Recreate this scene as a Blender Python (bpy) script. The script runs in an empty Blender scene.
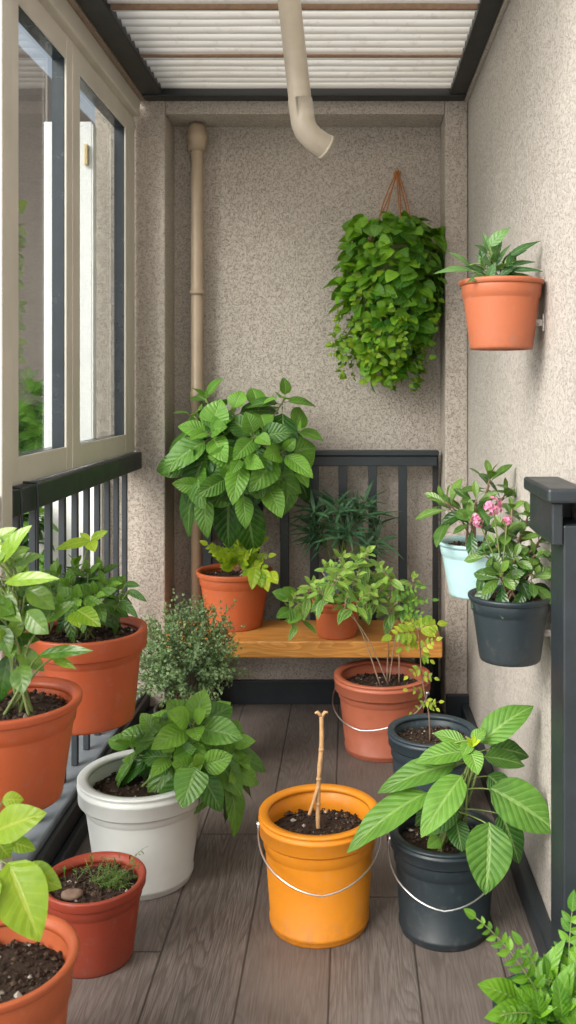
import bpy, bmesh, math, random
import numpy as np
from mathutils import Vector as V, noise as mnoise

random.seed(7)
R = math.radians
sc = bpy.context.scene
col = sc.collection
PI = math.pi

# ------------------------------------------------------------------ camera constants
F, CX, CY, H = 920.0, 350.0, 388.0, 1.356
def P(px, py, Y):
    """point at depth Y that the photo shows at (px, py)"""
    return V(((px - CX) * Y / F, Y, H - (py - CY) * Y / F))

UP = V((0, 0, 1))

# ------------------------------------------------------------------ mesh builder
class MB:
    def __init__(s):
        s.v, s.f, s.uv, s.tone, s.sm = [], [], [], [], []
    def add(s, verts, faces, uvs=None, tone=0.5, smooth=True):
        o = len(s.v)
        s.v.extend([tuple(p) for p in verts])
        s.tone.extend([tone] * len(verts))
        for f in faces:
            s.f.append([i + o for i in f]); s.sm.append(smooth)
            if uvs is not None: s.uv.extend([uvs[i] for i in f])
            else: s.uv.extend([(0, 0)] * len(f))
    def build(s, name, mat, parent=None, origin=None):
        org = V((0, 0, 0))
        if origin is not None: org = V(origin)
        p = parent
        while p is not None:
            org += p.location; p = p.parent
        me = bpy.data.meshes.new(name)
        me.from_pydata([(a - org.x, b - org.y, c - org.z) for a, b, c in s.v], [], s.f)
        uvl = me.uv_layers.new(name='UVMap')
        uvl.data.foreach_set('uv', np.array(s.uv, dtype=np.float32).ravel())
        at = me.attributes.new('tone', 'FLOAT', 'POINT')
        at.data.foreach_set('value', np.array(s.tone, dtype=np.float32))
        me.polygons.foreach_set('use_smooth', np.array(s.sm, dtype=bool))
        me.materials.append(mat)
        me.update()
        o = bpy.data.objects.new(name, me)
        col.objects.link(o)
        if origin is not None: o.location = V(origin)
        if parent is not None: o.parent = parent
        return o
    # ---- shapes
    def box(s, a, b, bev=0.0, seg=2):
        bm = bmesh.new()
        bmesh.ops.create_cube(bm, size=1)
        c = [(a[i] + b[i]) / 2 for i in range(3)]; d = [abs(b[i] - a[i]) for i in range(3)]
        for v in bm.verts: v.co = V((c[0] + v.co.x * d[0], c[1] + v.co.y * d[1], c[2] + v.co.z * d[2]))
        if bev > 0:
            bmesh.ops.bevel(bm, geom=bm.edges[:], offset=min(bev, min(d) * .45), segments=seg, profile=.5, affect='EDGES')
        bm.verts.index_update()
        s.add([v.co[:] for v in bm.verts], [[v.index for v in f.verts] for f in bm.faces], smooth=False)
        bm.free(); return s
    def lathe(s, prof, c, n=72, tone=.5):
        """prof: list of (r, z); c centre"""
        vs, fs = [], []
        for (r, z) in prof:
            for k in range(n):
                a = 2 * PI * k / n
                vs.append((c[0] + r * math.cos(a), c[1] + r * math.sin(a), c[2] + z))
        for j in range(len(prof) - 1):
            for k in range(n):
                k2 = (k + 1) % n
                fs.append((j * n + k, j * n + k2, (j + 1) * n + k2, (j + 1) * n + k))
        s.add(vs, fs, tone=tone); return s
    def disc(s, r, c, n=72, flip=False):
        vs = [(c[0] + r * math.cos(2 * PI * k / n), c[1] + r * math.sin(2 * PI * k / n), c[2]) for k in range(n)]
        f = list(range(n))
        s.add(vs, [f[::-1] if flip else f], smooth=False); return s
    def tube(s, pts, r0, r1=None, n=7, tone=.5, cap=True):
        if r1 is None: r1 = r0
        pts = [V(p) for p in pts]
        m = len(pts); vs, fs = [], []
        u = None
        for i, p in enumerate(pts):
            t = (pts[min(i + 1, m - 1)] - pts[max(i - 1, 0)]).normalized()
            if u is None:
                u = t.cross(V((0, 1, 0)) if abs(t.y) < .9 else V((1, 0, 0))).normalized()
            else:
                u = (u - t * u.dot(t)).normalized()
            w = t.cross(u); r = r0 + (r1 - r0) * i / (m - 1)
            for k in range(n):
                a = 2 * PI * k / n
                vs.append(p + u * (r * math.cos(a)) + w * (r * math.sin(a)))
        for i in range(m - 1):
            for k in range(n):
                k2 = (k + 1) % n
                fs.append((i * n + k, i * n + k2, (i + 1) * n + k2, (i + 1) * n + k))
        if cap:
            fs.append(tuple(range(n))[::-1]); fs.append(tuple((m - 1) * n + k for k in range(n)))
        s.add(vs, fs, tone=tone); return s
    # ---- leaf
    def leaf(s, base, tip, width, nrm=UP, arch=.12, fold=.22, wave=.0, shape='ovate', nl=8, nw=3, tone=None, twist=0.0):
        base, tip = V(base), V(tip)
        ax = tip - base; L = ax.length
        if L < 1e-5: return s
        ax /= L
        n = V(nrm); n = n - ax * n.dot(ax)
        if n.length < 1e-3: n = ax.cross(V((1, .3, 0)))
        n.normalize()
        if twist:
            side0 = ax.cross(n); n = (n * math.cos(twist) + side0 * math.sin(twist)).normalized()
        side = ax.cross(n).normalized()
        if tone is None: tone = random.random()
        ph = random.random() * 6.28
        mid = (base + tip) / 2 + n * (arch * L)
        prof = SHAPES[shape]
        vs, fs, uvs = [], [], []
        cols = 2 * nw + 1
        for i in range(nl + 1):
            t = i / nl
            c = base * (1 - t) ** 2 + mid * (2 * t * (1 - t)) + tip * t * t
            tg = ((mid - base) * (1 - t) + (tip - mid) * t).normalized()
            nn = (n - tg * n.dot(tg)).normalized()
            w = prof(t) * width / 2
            for j in range(cols):
                a = (j - nw) / nw
                off = fold * abs(a) * w + wave * L * math.sin(t * 15 + ph + (1.7 if a > 0 else 0)) * abs(a) ** 2 * .5 \
                      - .35 * fold * a * a * w
                vs.append(c + side * (a * w) + nn * off)
                uvs.append((t, .5 + .5 * a))
        for i in range(nl):
            for j in range(cols - 1):
                q = i * cols + j
                fs.append((q, q + 1, q + cols + 1, q + cols))
        s.add(vs, fs, uvs, tone); return s
    def blade(s, base, tip, width, nrm=UP, tone=None, bend=.1):
        """small cheap leaf: 4 triangles/quads"""
        base, tip = V(base), V(tip); ax = tip - base; L = ax.length; ax /= max(L, 1e-6)
        n = V(nrm) - ax * V(nrm).dot(ax)
        if n.length < 1e-3: n = ax.cross(V((1, .3, 0)))
        n.normalize(); sd = ax.cross(n)
        if tone is None: tone = random.random()
        w = width / 2
        m1 = base + ax * L * .33 + n * bend * L; m2 = base + ax * L * .68 + n * bend * L
        vs = [base, m1 - sd * w + n * w * .3, m1, m1 + sd * w + n * w * .3, m2 - sd * w * .75 + n * w * .2, m2, m2 + sd * w * .75 + n * w * .2, tip]
        fs = [(0, 2, 1), (0, 3, 2), (1, 2, 5, 4), (2, 3, 6, 5), (4, 5, 7), (5, 6, 7)]
        uv = [(0, .5), (.33, 0), (.33, .5), (.33, 1), (.68, .1), (.68, .5), (.68, .9), (1, .5)]
        s.add(vs, fs, uv, tone); return s

def _n(f):
    m = max(f(i / 60) for i in range(61)); return lambda t: max(0.0, f(t)) / m
SHAPES = {
    'ovate': _n(lambda t: math.sin(PI * t ** .74) ** .82 if 0 < t < 1 else 0),
    'heart': _n(lambda t: (math.sin(PI * t ** .56) ** .68) if 0 < t < 1 else 0),
    'round': _n(lambda t: math.sin(PI * t ** .85) ** .55 if 0 < t < 1 else 0),
    'ellip': _n(lambda t: math.sin(PI * t ** .9) ** .9 if 0 < t < 1 else 0),
    'lance': _n(lambda t: math.sin(PI * t ** .7) ** 1.15 if 0 < t < 1 else 0),
    'obov': _n(lambda t: math.sin(PI * t ** 1.35) ** .9 if 0 < t < 1 else 0),
    'grass': _n(lambda t: (1 - t) ** .6 * (.4 + t) if t < 1 else 0),
}

# ------------------------------------------------------------------ materials
def newmat(name):
    m = bpy.data.materials.new(name); m.use_nodes = True
    nt = m.node_tree; nt.nodes.clear()
    out = nt.nodes.new('ShaderNodeOutputMaterial')
    return m, nt, out
class N:
    def __init__(s, nt): s.nt = nt
    def __call__(s, typ, **kw):
        n = s.nt.nodes.new(typ)
        for k, v in kw.items():
            if k.startswith('i_'):
                n.inputs[k[2:].replace('_', ' ')].default_value = v
            else: setattr(n, k, v)
        return n
    def link(s, a, b): s.nt.links.new(a, b)
    def math(s, op, a, b=None, c=None, clamp=False):
        n = s.nt.nodes.new('ShaderNodeMath'); n.operation = op; n.use_clamp = clamp
        for i, x in enumerate((a, b, c)):
            if x is None: continue
            if isinstance(x, (int, float)): n.inputs[i].default_value = x
            else: s.nt.links.new(x, n.inputs[i])
        return n.outputs[0]
    def ramp(s, fac, stops, interp='LINEAR'):
        n = s.nt.nodes.new('ShaderNodeValToRGB'); cr = n.color_ramp; cr.interpolation = interp
        while len(cr.elements) < len(stops): cr.elements.new(.5)
        for e, (p, c) in zip(cr.elements, stops):
            e.position = p; e.color = (*c, 1) if len(c) == 3 else c
        s.nt.links.new(fac, n.inputs[0]); return n.outputs[0]
    def mix(s, fac, a, b, mode='MIX'):
        n = s.nt.nodes.new('ShaderNodeMix'); n.data_type = 'RGBA'; n.blend_type = mode; n.clamp_factor = True
        for i, x in ((0, fac), (6, a), (7, b)):
            if isinstance(x, (int, float)): n.inputs[i].default_value = x
            elif isinstance(x, tuple): n.inputs[i].default_value = (*x, 1)
            else: s.nt.links.new(x, n.inputs[i])
        return n.outputs[2]
    def coords(s, scale=(1, 1, 1), kind='Object'):
        tc = s.nt.nodes.new('ShaderNodeTexCoord'); mp = s.nt.nodes.new('ShaderNodeMapping')
        mp.inputs['Scale'].default_value = scale
        s.nt.links.new(tc.outputs[kind], mp.inputs[0]); return mp.outputs[0]
    def noise(s, vec, scale, detail=3, rough=.55, dist=0):
        n = s.nt.nodes.new('ShaderNodeTexNoise')
        n.inputs['Scale'].default_value = scale; n.inputs['Detail'].default_value = detail
        n.inputs['Roughness'].default_value = rough; n.inputs['Distortion'].default_value = dist
        s.nt.links.new(vec, n.inputs['Vector']); return n
    def bump(s, h, strength=.3, dist=.01):
        b = s.nt.nodes.new('ShaderNodeBump'); b.inputs['Strength'].default_value = strength; b.inputs['Distance'].default_value = dist
        s.nt.links.new(h, b.inputs['Height']); return b.outputs[0]
    def pbsdf(s, color, rough=.5, normal=None, spec=.5, **kw):
        b = s.nt.nodes.new('ShaderNodeBsdfPrincipled')
        for k, x in (('Base Color', color), ('Roughness', rough)):
            if isinstance(x, tuple): b.inputs[k].default_value = (*x, 1)
            elif isinstance(x, (int, float)): b.inputs[k].default_value = x
            else: s.nt.links.new(x, b.inputs[k])
        b.inputs['Specular IOR Level'].default_value = spec
        for k, x in kw.items(): b.inputs[k.replace('_', ' ')].default_value = x
        if normal is not None: s.nt.links.new(normal, b.inputs['Normal'])
        return b.outputs[0]

def mat_stucco(name, light, dark, scale=118, pit=.62):
    m, nt, out = newmat(name); g = N(nt)
    co = g.coords()
    wob = g.noise(co, 45, 2)
    vadd = g('ShaderNodeVectorMath', operation='MULTIPLY_ADD')
    g.link(wob.outputs['Color'], vadd.inputs[0]); vadd.inputs[1].default_value = (.032,) * 3; g.link(co, vadd.inputs[2])
    vor = g('ShaderNodeTexVoronoi', feature='DISTANCE_TO_EDGE'); vor.inputs['Scale'].default_value = scale
    g.link(vadd.outputs[0], vor.inputs['Vector'])
    crack = g.ramp(vor.outputs['Distance'], [(.0, (1, 1, 1)), (.045, (.7,) * 3), (.11, (0, 0, 0))])
    msk = g.noise(co, scale * .9, 1, .5)
    mk = g.ramp(msk.outputs['Fac'], [(.40, (0, 0, 0)), (.52, (1, 1, 1))])
    pits = g.math('MULTIPLY', crack, mk)
    big = g.noise(co, 1.7, 4)
    fine = g.noise(co, 210, 2, .7)
    base = g.mix(g.ramp(big.outputs['Fac'], [(.3, (0,) * 3), (.7, (1,) * 3)]), tuple(c * .90 for c in light), light)
    st_ = g.noise(g.coords((5, 5, .5)), 1, 4, .6)
    base = g.mix(g.math('MULTIPLY', g.ramp(st_.outputs['Fac'], [(.52, (0,) * 3), (.75, (1,) * 3)]), .22), base, tuple(c * .62 for c in light))
    base = g.mix(g.math('MULTIPLY', g.ramp(fine.outputs['Fac'], [(.35, (1,) * 3), (.6, (0,) * 3)]), .22), base, tuple(c * .62 for c in light))
    base = g.mix(g.math('MULTIPLY', pits, pit), base, dark)
    hgt = g.math('ADD', g.math('MULTIPLY', pits, -1.0), g.math('MULTIPLY', fine.outputs['Fac'], .6))
    g.link(g.pbsdf(base, .92, g.bump(hgt, .55, .005), .2), out.inputs[0])
    return m

def mat_paint(name, c, rough=.45, var=.25, scale=9, spec=.5, bump=.05):
    m, nt, out = newmat(name); g = N(nt)
    co = g.coords()
    n1 = g.noise(co, scale, 5, .65); n2 = g.noise(co, 140, 2)
    cc = g.mix(g.ramp(n1.outputs['Fac'], [(.3, (0,) * 3), (.72, (1,) * 3)]), tuple(x * (1 - var) for x in c), tuple(min(1, x * (1 + var * .35)) for x in c))
    rr = g.math('ADD', g.math('MULTIPLY', n1.outputs['Fac'], .3), rough - .15)
    g.link(g.pbsdf(cc, rr, g.bump(n2.outputs['Fac'], bump, .002), spec), out.inputs[0])
    return m

def mat_pot(name, c, rough=.42, dirt=(.10, .07, .05), wear=1.0):
    """moulded plastic plant pot: slight colour drift, dusty scuffs and faint turning marks"""
    m, nt, out = newmat(name); g = N(nt)
    co = g.coords()
    n1 = g.noise(co, 6, 5, .6); n2 = g.noise(co, 34, 5, .7)
    lines = g.noise(g.coords((3, 3, 260)), 1, 2)
    cc = g.mix(n1.outputs['Fac'], tuple(x * .84 for x in c), tuple(min(1, x * 1.1) for x in c))
    scuff = g.ramp(n2.outputs['Fac'], [(.56, (0,) * 3), (.74, (1,) * 3)])
    cc = g.mix(g.math('MULTIPLY', scuff, .30 * wear), cc, tuple(min(1, x * .6 + .16) for x in c))
    sep = g('ShaderNodeSeparateXYZ'); g.link(co, sep.inputs[0])
    low = g.math('MULTIPLY', g.ramp(sep.outputs[2], [(0, (1,) * 3), (.09, (0,) * 3)]), g.ramp(n2.outputs['Fac'], [(.35, (0,) * 3), (.7, (1,) * 3)]))
    cc = g.mix(g.math('MULTIPLY', low, .35 * wear), cc, dirt)
    n4 = g.noise(co, 210, 2, .8)
    spk = g.math('MULTIPLY', g.ramp(n4.outputs['Fac'], [(.68, (0,) * 3), (.74, (1,) * 3)]), g.ramp(n1.outputs['Fac'], [(.42, (0,) * 3), (.62, (1,) * 3)]))
    cc = g.mix(g.math('MULTIPLY', spk, .55 * wear), cc, dirt)
    rr = g.math('ADD', g.math('MULTIPLY', n2.outputs['Fac'], .35), rough - .14)
    h = g.math('ADD', g.math('MULTIPLY', lines.outputs['Fac'], .5), g.math('MULTIPLY', n2.outputs['Fac'], .5))
    g.link(g.pbsdf(cc, rr, g.bump(h, .10, .002), .42), out.inputs[0])
    return m

def mat_leaf(name, dark, light, vein=None, nv=7, slant=.55, veinw=.16, veinmix=.35, rough=.33, trans=.26, bump=.35, tip=None, spec=.45, mid=.055):
    m, nt, out = newmat(name); g = N(nt)
    if vein is None: vein = tuple(min(1, c * 1.9 + .03) for c in light)
    uv = g('ShaderNodeUVMap'); uv.uv_map = 'UVMap'
    sp = g('ShaderNodeSeparateXYZ'); g.link(uv.outputs[0], sp.inputs[0])
    u, v = sp.outputs[0], sp.outputs[1]
    a = g.math('MULTIPLY', g.math('ABSOLUTE', g.math('SUBTRACT', v, .5)), 2.0)
    at = g('ShaderNodeAttribute', attribute_name='tone')
    ph = g.math('SUBTRACT', g.math('MULTIPLY', u, nv), g.math('MULTIPLY', g.math('POWER', a, .8), slant * nv * .35))
    fr = g.math('FRACT', g.math('ADD', ph, g.math('MULTIPLY', at.outputs['Fac'], 3.0)))
    tri = g.math('ABSOLUTE', g.math('SUBTRACT', fr, .5))           # 0 at the vein centre
    side = g.ramp(tri, [(0, (1,) * 3), (veinw, (0,) * 3)])
    side = g.math('MULTIPLY', side, g.math('SUBTRACT', 1.0, g.math('MULTIPLY', a, .75)))
    midr = g.ramp(a, [(0, (1,) * 3), (mid, (1,) * 3), (mid * 2.2, (0,) * 3)])
    vv = g.math('MAXIMUM', midr, g.math('MULTIPLY', side, .75))
    co = g.coords()
    nz = g.noise(co, 45, 3); nb = g.noise(co, 9, 3)
    tfac = g.math('ADD', at.outputs['Fac'], g.math('MULTIPLY', g.math('SUBTRACT', nz.outputs['Fac'], .5), .7), clamp=True)
    c = g.mix(tfac, dark, light)
    c = g.mix(g.math('MULTIPLY', g.ramp(nb.outputs['Fac'], [(.45, (0,) * 3), (.75, (1,) * 3)]), .35), c, tuple(x * .6 for x in dark))
    if tip is not None:
        c = g.mix(g.math('MULTIPLY', g.math('MULTIPLY', g.ramp(a, [(.4, (0,) * 3), (1, (1,) * 3)]), nz.outputs['Fac']), 1.3), c, tip)
    c = g.mix(g.math('MULTIPLY', vv, veinmix), c, vein)
    h = g.math('ADD', g.math('MULTIPLY', tri, 1.0), g.math('MULTIPLY', midr, -.6))
    h = g.math('ADD', h, g.math('MULTIPLY', nz.outputs['Fac'], .25))
    nrm = g.bump(h, bump, .006)
    rr = g.math('ADD', g.math('MULTIPLY', nz.outputs['Fac'], .3), rough - .12)
    b = g.pbsdf(c, rr, nrm, spec)
    t = g('ShaderNodeBsdfTranslucent')
    g.link(g.mix(1.0, c, (1.35, 1.25, .55), 'MULTIPLY'), t.inputs[0])
    mx = g('ShaderNodeMixShader'); mx.inputs[0].default_value = trans
    g.link(b, mx.inputs[1]); g.link(t.outputs[0], mx.inputs[2]); g.link(mx.outputs[0], out.inputs[0])
    return m

def mat_floor():
    m, nt, out = newmat('grey brown wood planks'); g = N(nt)
    tc = g('ShaderNodeTexCoord'); sp = g('ShaderNodeSeparateXYZ'); g.link(tc.outputs['Object'], sp.inputs[0])
    X, Y = sp.outputs[0], sp.outputs[1]
    PW, PL = .203, 1.25
    xs = g.math('ADD', g.math('DIVIDE', X, PW), 10.23)
    row = g.math('FLOOR', xs); fx = g.math('FRACT', xs)
    wn = g('ShaderNodeTexWhiteNoise', noise_dimensions='1D'); g.link(row, wn.inputs['W'])
    ys = g.math('ADD', g.math('DIVIDE', Y, PL), g.math('MULTIPLY', wn.outputs['Value'], 7.3))
    cell = g.math('FLOOR', ys); fy = g.math('FRACT', ys)
    w2 = g('ShaderNodeTexWhiteNoise', noise_dimensions='2D')
    cb = g('ShaderNodeCombineXYZ'); g.link(row, cb.inputs[0]); g.link(cell, cb.inputs[1]); g.link(cb.outputs[0], w2.inputs['Vector'])
    rnd = w2.outputs['Value']
    # grain: contour lines of a stretched noise give cathedral figure
    gv = g('ShaderNodeCombineXYZ')
    g.link(g.math('MULTIPLY', X, 8.5), gv.inputs[0]); g.link(g.math('MULTIPLY', Y, .75), gv.inputs[1]); g.link(g.math('MULTIPLY', rnd, 57.0), gv.inputs[2])
    n1 = g.noise(gv.outputs[0], 1.0, 2, .45, .25)
    rings = g.math('FRACT', g.math('MULTIPLY', n1.outputs['Fac'], 34.0))
    ring = g.ramp(rings, [(0, (0,) * 3), (.35, (.75,) * 3), (.85, (1,) * 3), (1, (0,) * 3)])
    fv = g('ShaderNodeCombineXYZ')
    g.link(g.math('MULTIPLY', X, 330.0), fv.inputs[0]); g.link(g.math('MULTIPLY', Y, 11.0), fv.inputs[1]); g.link(g.math('MULTIPLY', rnd, 31.0), fv.inputs[2])
    n2 = g.noise(fv.outputs[0], 1.0, 4, .65)
    n3 = g.noise(tc.outputs['Object'], 3.2, 4)
    c = g.mix(ring, (.110, .095, .086), (.205, .179, .162))
    c = g.mix(g.ramp(n2.outputs['Fac'], [(.35, (1,) * 3), (.6, (0,) * 3)]), c, (.092, .072, .061))
    c = g.mix(g.math('MULTIPLY', rnd, .5), c, (.125, .10, .086))
    c = g.mix(g.math('MULTIPLY', g.ramp(n3.outputs['Fac'], [(.45, (0,) * 3), (.72, (1,) * 3)]), .28), c, (.31, .27, .245))
    ex = g.math('MINIMUM', fx, g.math('SUBTRACT', 1.0, fx)); ey = g.math('MINIMUM', fy, g.math('SUBTRACT', 1.0, fy))
    ed = g.math('MINIMUM', g.math('MULTIPLY', ex, PW), g.math('MULTIPLY', ey, PL))
    gap = g.ramp(ed, [(0, (1,) * 3), (.0019, (1,) * 3), (.0036, (0,) * 3)])
    c = g.mix(g.math('MULTIPLY', gap, .92), c, (.018, .013, .011))
    h = g.math('SUBTRACT', g.math('ADD', g.math('MULTIPLY', ring, .25), g.math('MULTIPLY', n2.outputs['Fac'], .4)), g.math('MULTIPLY', gap, 1.5))
    rr = g.math('ADD', g.math('MULTIPLY', n3.outputs['Fac'], .25), .36)
    g.link(g.pbsdf(c, rr, g.bump(h, .35, .003), .4), out.inputs[0])
    return m

def mat_wood():
    m, nt, out = newmat('warm varnished pine'); g = N(nt)
    co = g.coords((1.0, 9, 9))
    n1 = g.noise(co, 1.3, 2, .5, .4)
    ring = g.ramp(g.math('FRACT', g.math('MULTIPLY', n1.outputs['Fac'], 15.0)), [(0, (0,) * 3), (.7, (.8,) * 3), (.92, (1,) * 3), (1, (0,) * 3)])
    f = g.noise(g.coords((6, 200, 200)), 1, 4)
    c = g.mix(ring, (.74, .36, .09), (.56, .235, .05))
    c = g.mix(g.math('MULTIPLY', g.ramp(f.outputs['Fac'], [(.35, (1,) * 3), (.6, (0,) * 3)]), .4), c, (.34, .12, .025))
    g.link(g.pbsdf(c, .38, g.bump(f.outputs['Fac'], .12, .002), .45), out.inputs[0])
    return m

def mat_soil():
    m, nt, out = newmat('dark potting soil'); g = N(nt)
    co = g.coords()
    n1 = g.noise(co, 120, 4, .7); n2 = g.noise(co, 30, 3)
    at = g('ShaderNodeAttribute', attribute_name='tone')
    c = g.mix(n1.outputs['Fac'], (.012, .008, .006), (.075, .05, .036))
    c = g.mix(g.ramp(at.outputs['Fac'], [(.5, (0,) * 3), (.9, (.7,) * 3), (.93, (.7,) * 3), (1, (1,) * 3)]), c, g.mix(g.ramp(at.outputs['Fac'], [(.93, (0,) * 3), (.96, (1,) * 3)]), (.13, .09, .065), (.45, .41, .36)))
    g.link(g.pbsdf(c, .95, g.bump(n1.outputs['Fac'], .8, .006), .2), out.inputs[0])
    return m

def mat_roof():
    m, nt, out = newmat('milky corrugated polycarbonate'); g = N(nt)
    co = g.coords()
    n1 = g.noise(g.coords((1.5, 14, 8)), 2, 4, .6); n2 = g.noise(co, 22, 5, .7)
    c = g.mix(g.ramp(n1.outputs['Fac'], [(.35, (0,) * 3), (.7, (1,) * 3)]), (.86, .81, .71), (.96, .93, .86))
    c = g.mix(g.math('MULTIPLY', g.ramp(n2.outputs['Fac'], [(.55, (0,) * 3), (.75, (1,) * 3)]), .4), c, (.42, .36, .28))
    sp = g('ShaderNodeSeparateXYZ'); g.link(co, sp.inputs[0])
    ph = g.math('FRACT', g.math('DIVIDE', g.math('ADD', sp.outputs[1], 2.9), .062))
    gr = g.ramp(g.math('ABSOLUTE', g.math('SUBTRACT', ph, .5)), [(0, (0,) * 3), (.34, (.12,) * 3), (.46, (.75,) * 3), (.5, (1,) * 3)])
    c = g.mix(g.math('MULTIPLY', gr, .75), c, (.24, .20, .16))  # rib contrast put into the colour, as dirt in the valleys
    b = g.pbsdf(c, .4, None, .4)
    t = g('ShaderNodeBsdfTranslucent'); g.link(c, t.inputs[0])
    mx = g('ShaderNodeMixShader'); mx.inputs[0].default_value = .62
    g.link(b, mx.inputs[1]); g.link(t.outputs[0], mx.inputs[2]); g.link(mx.outputs[0], out.inputs[0])
    return m

def mat_glass(name, tint, refl=1.6):
    m, nt, out = newmat(name); g = N(nt)
    co = g.coords()
    nz = g.noise(co, 2.2, 2)
    nrm = g.bump(nz.outputs['Fac'], .02, .02)
    lw = g('ShaderNodeLayerWeight'); lw.inputs[0].default_value = .5
    fr = g.math('ADD', g.math('MULTIPLY', g.math('POWER', lw.outputs['Facing'], 5.0), .96), .04)
    t = g('ShaderNodeBsdfTransparent'); t.inputs[0].default_value = (*tint, 1)
    gl = g('ShaderNodeBsdfGlossy'); gl.inputs['Roughness'].default_value = .012; g.link(nrm, gl.inputs['Normal'])
    mx = g('ShaderNodeMixShader'); g.link(g.math('MULTIPLY', fr, refl, clamp=True), mx.inputs[0])
    g.link(t.outputs[0], mx.inputs[1]); g.link(gl.outputs[0], mx.inputs[2]); g.link(mx.outputs[0], out.inputs[0])
    return m

def mat_simple(name, c, rough=.5, metal=0, spec=.5, nscale=30, var=.25, bump=.2):
    m, nt, out = newmat(name); g = N(nt)
    n1 = g.noise(g.coords(), nscale, 4, .65)
    cc = g.mix(n1.outputs['Fac'], tuple(x * (1 - var) for x in c), tuple(min(1, x * (1 + var)) for x in c))
    g.link(g.pbsdf(cc, rough, g.bump(n1.outputs['Fac'], bump, .004), spec, Metallic=metal), out.inputs[0])
    return m

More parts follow.
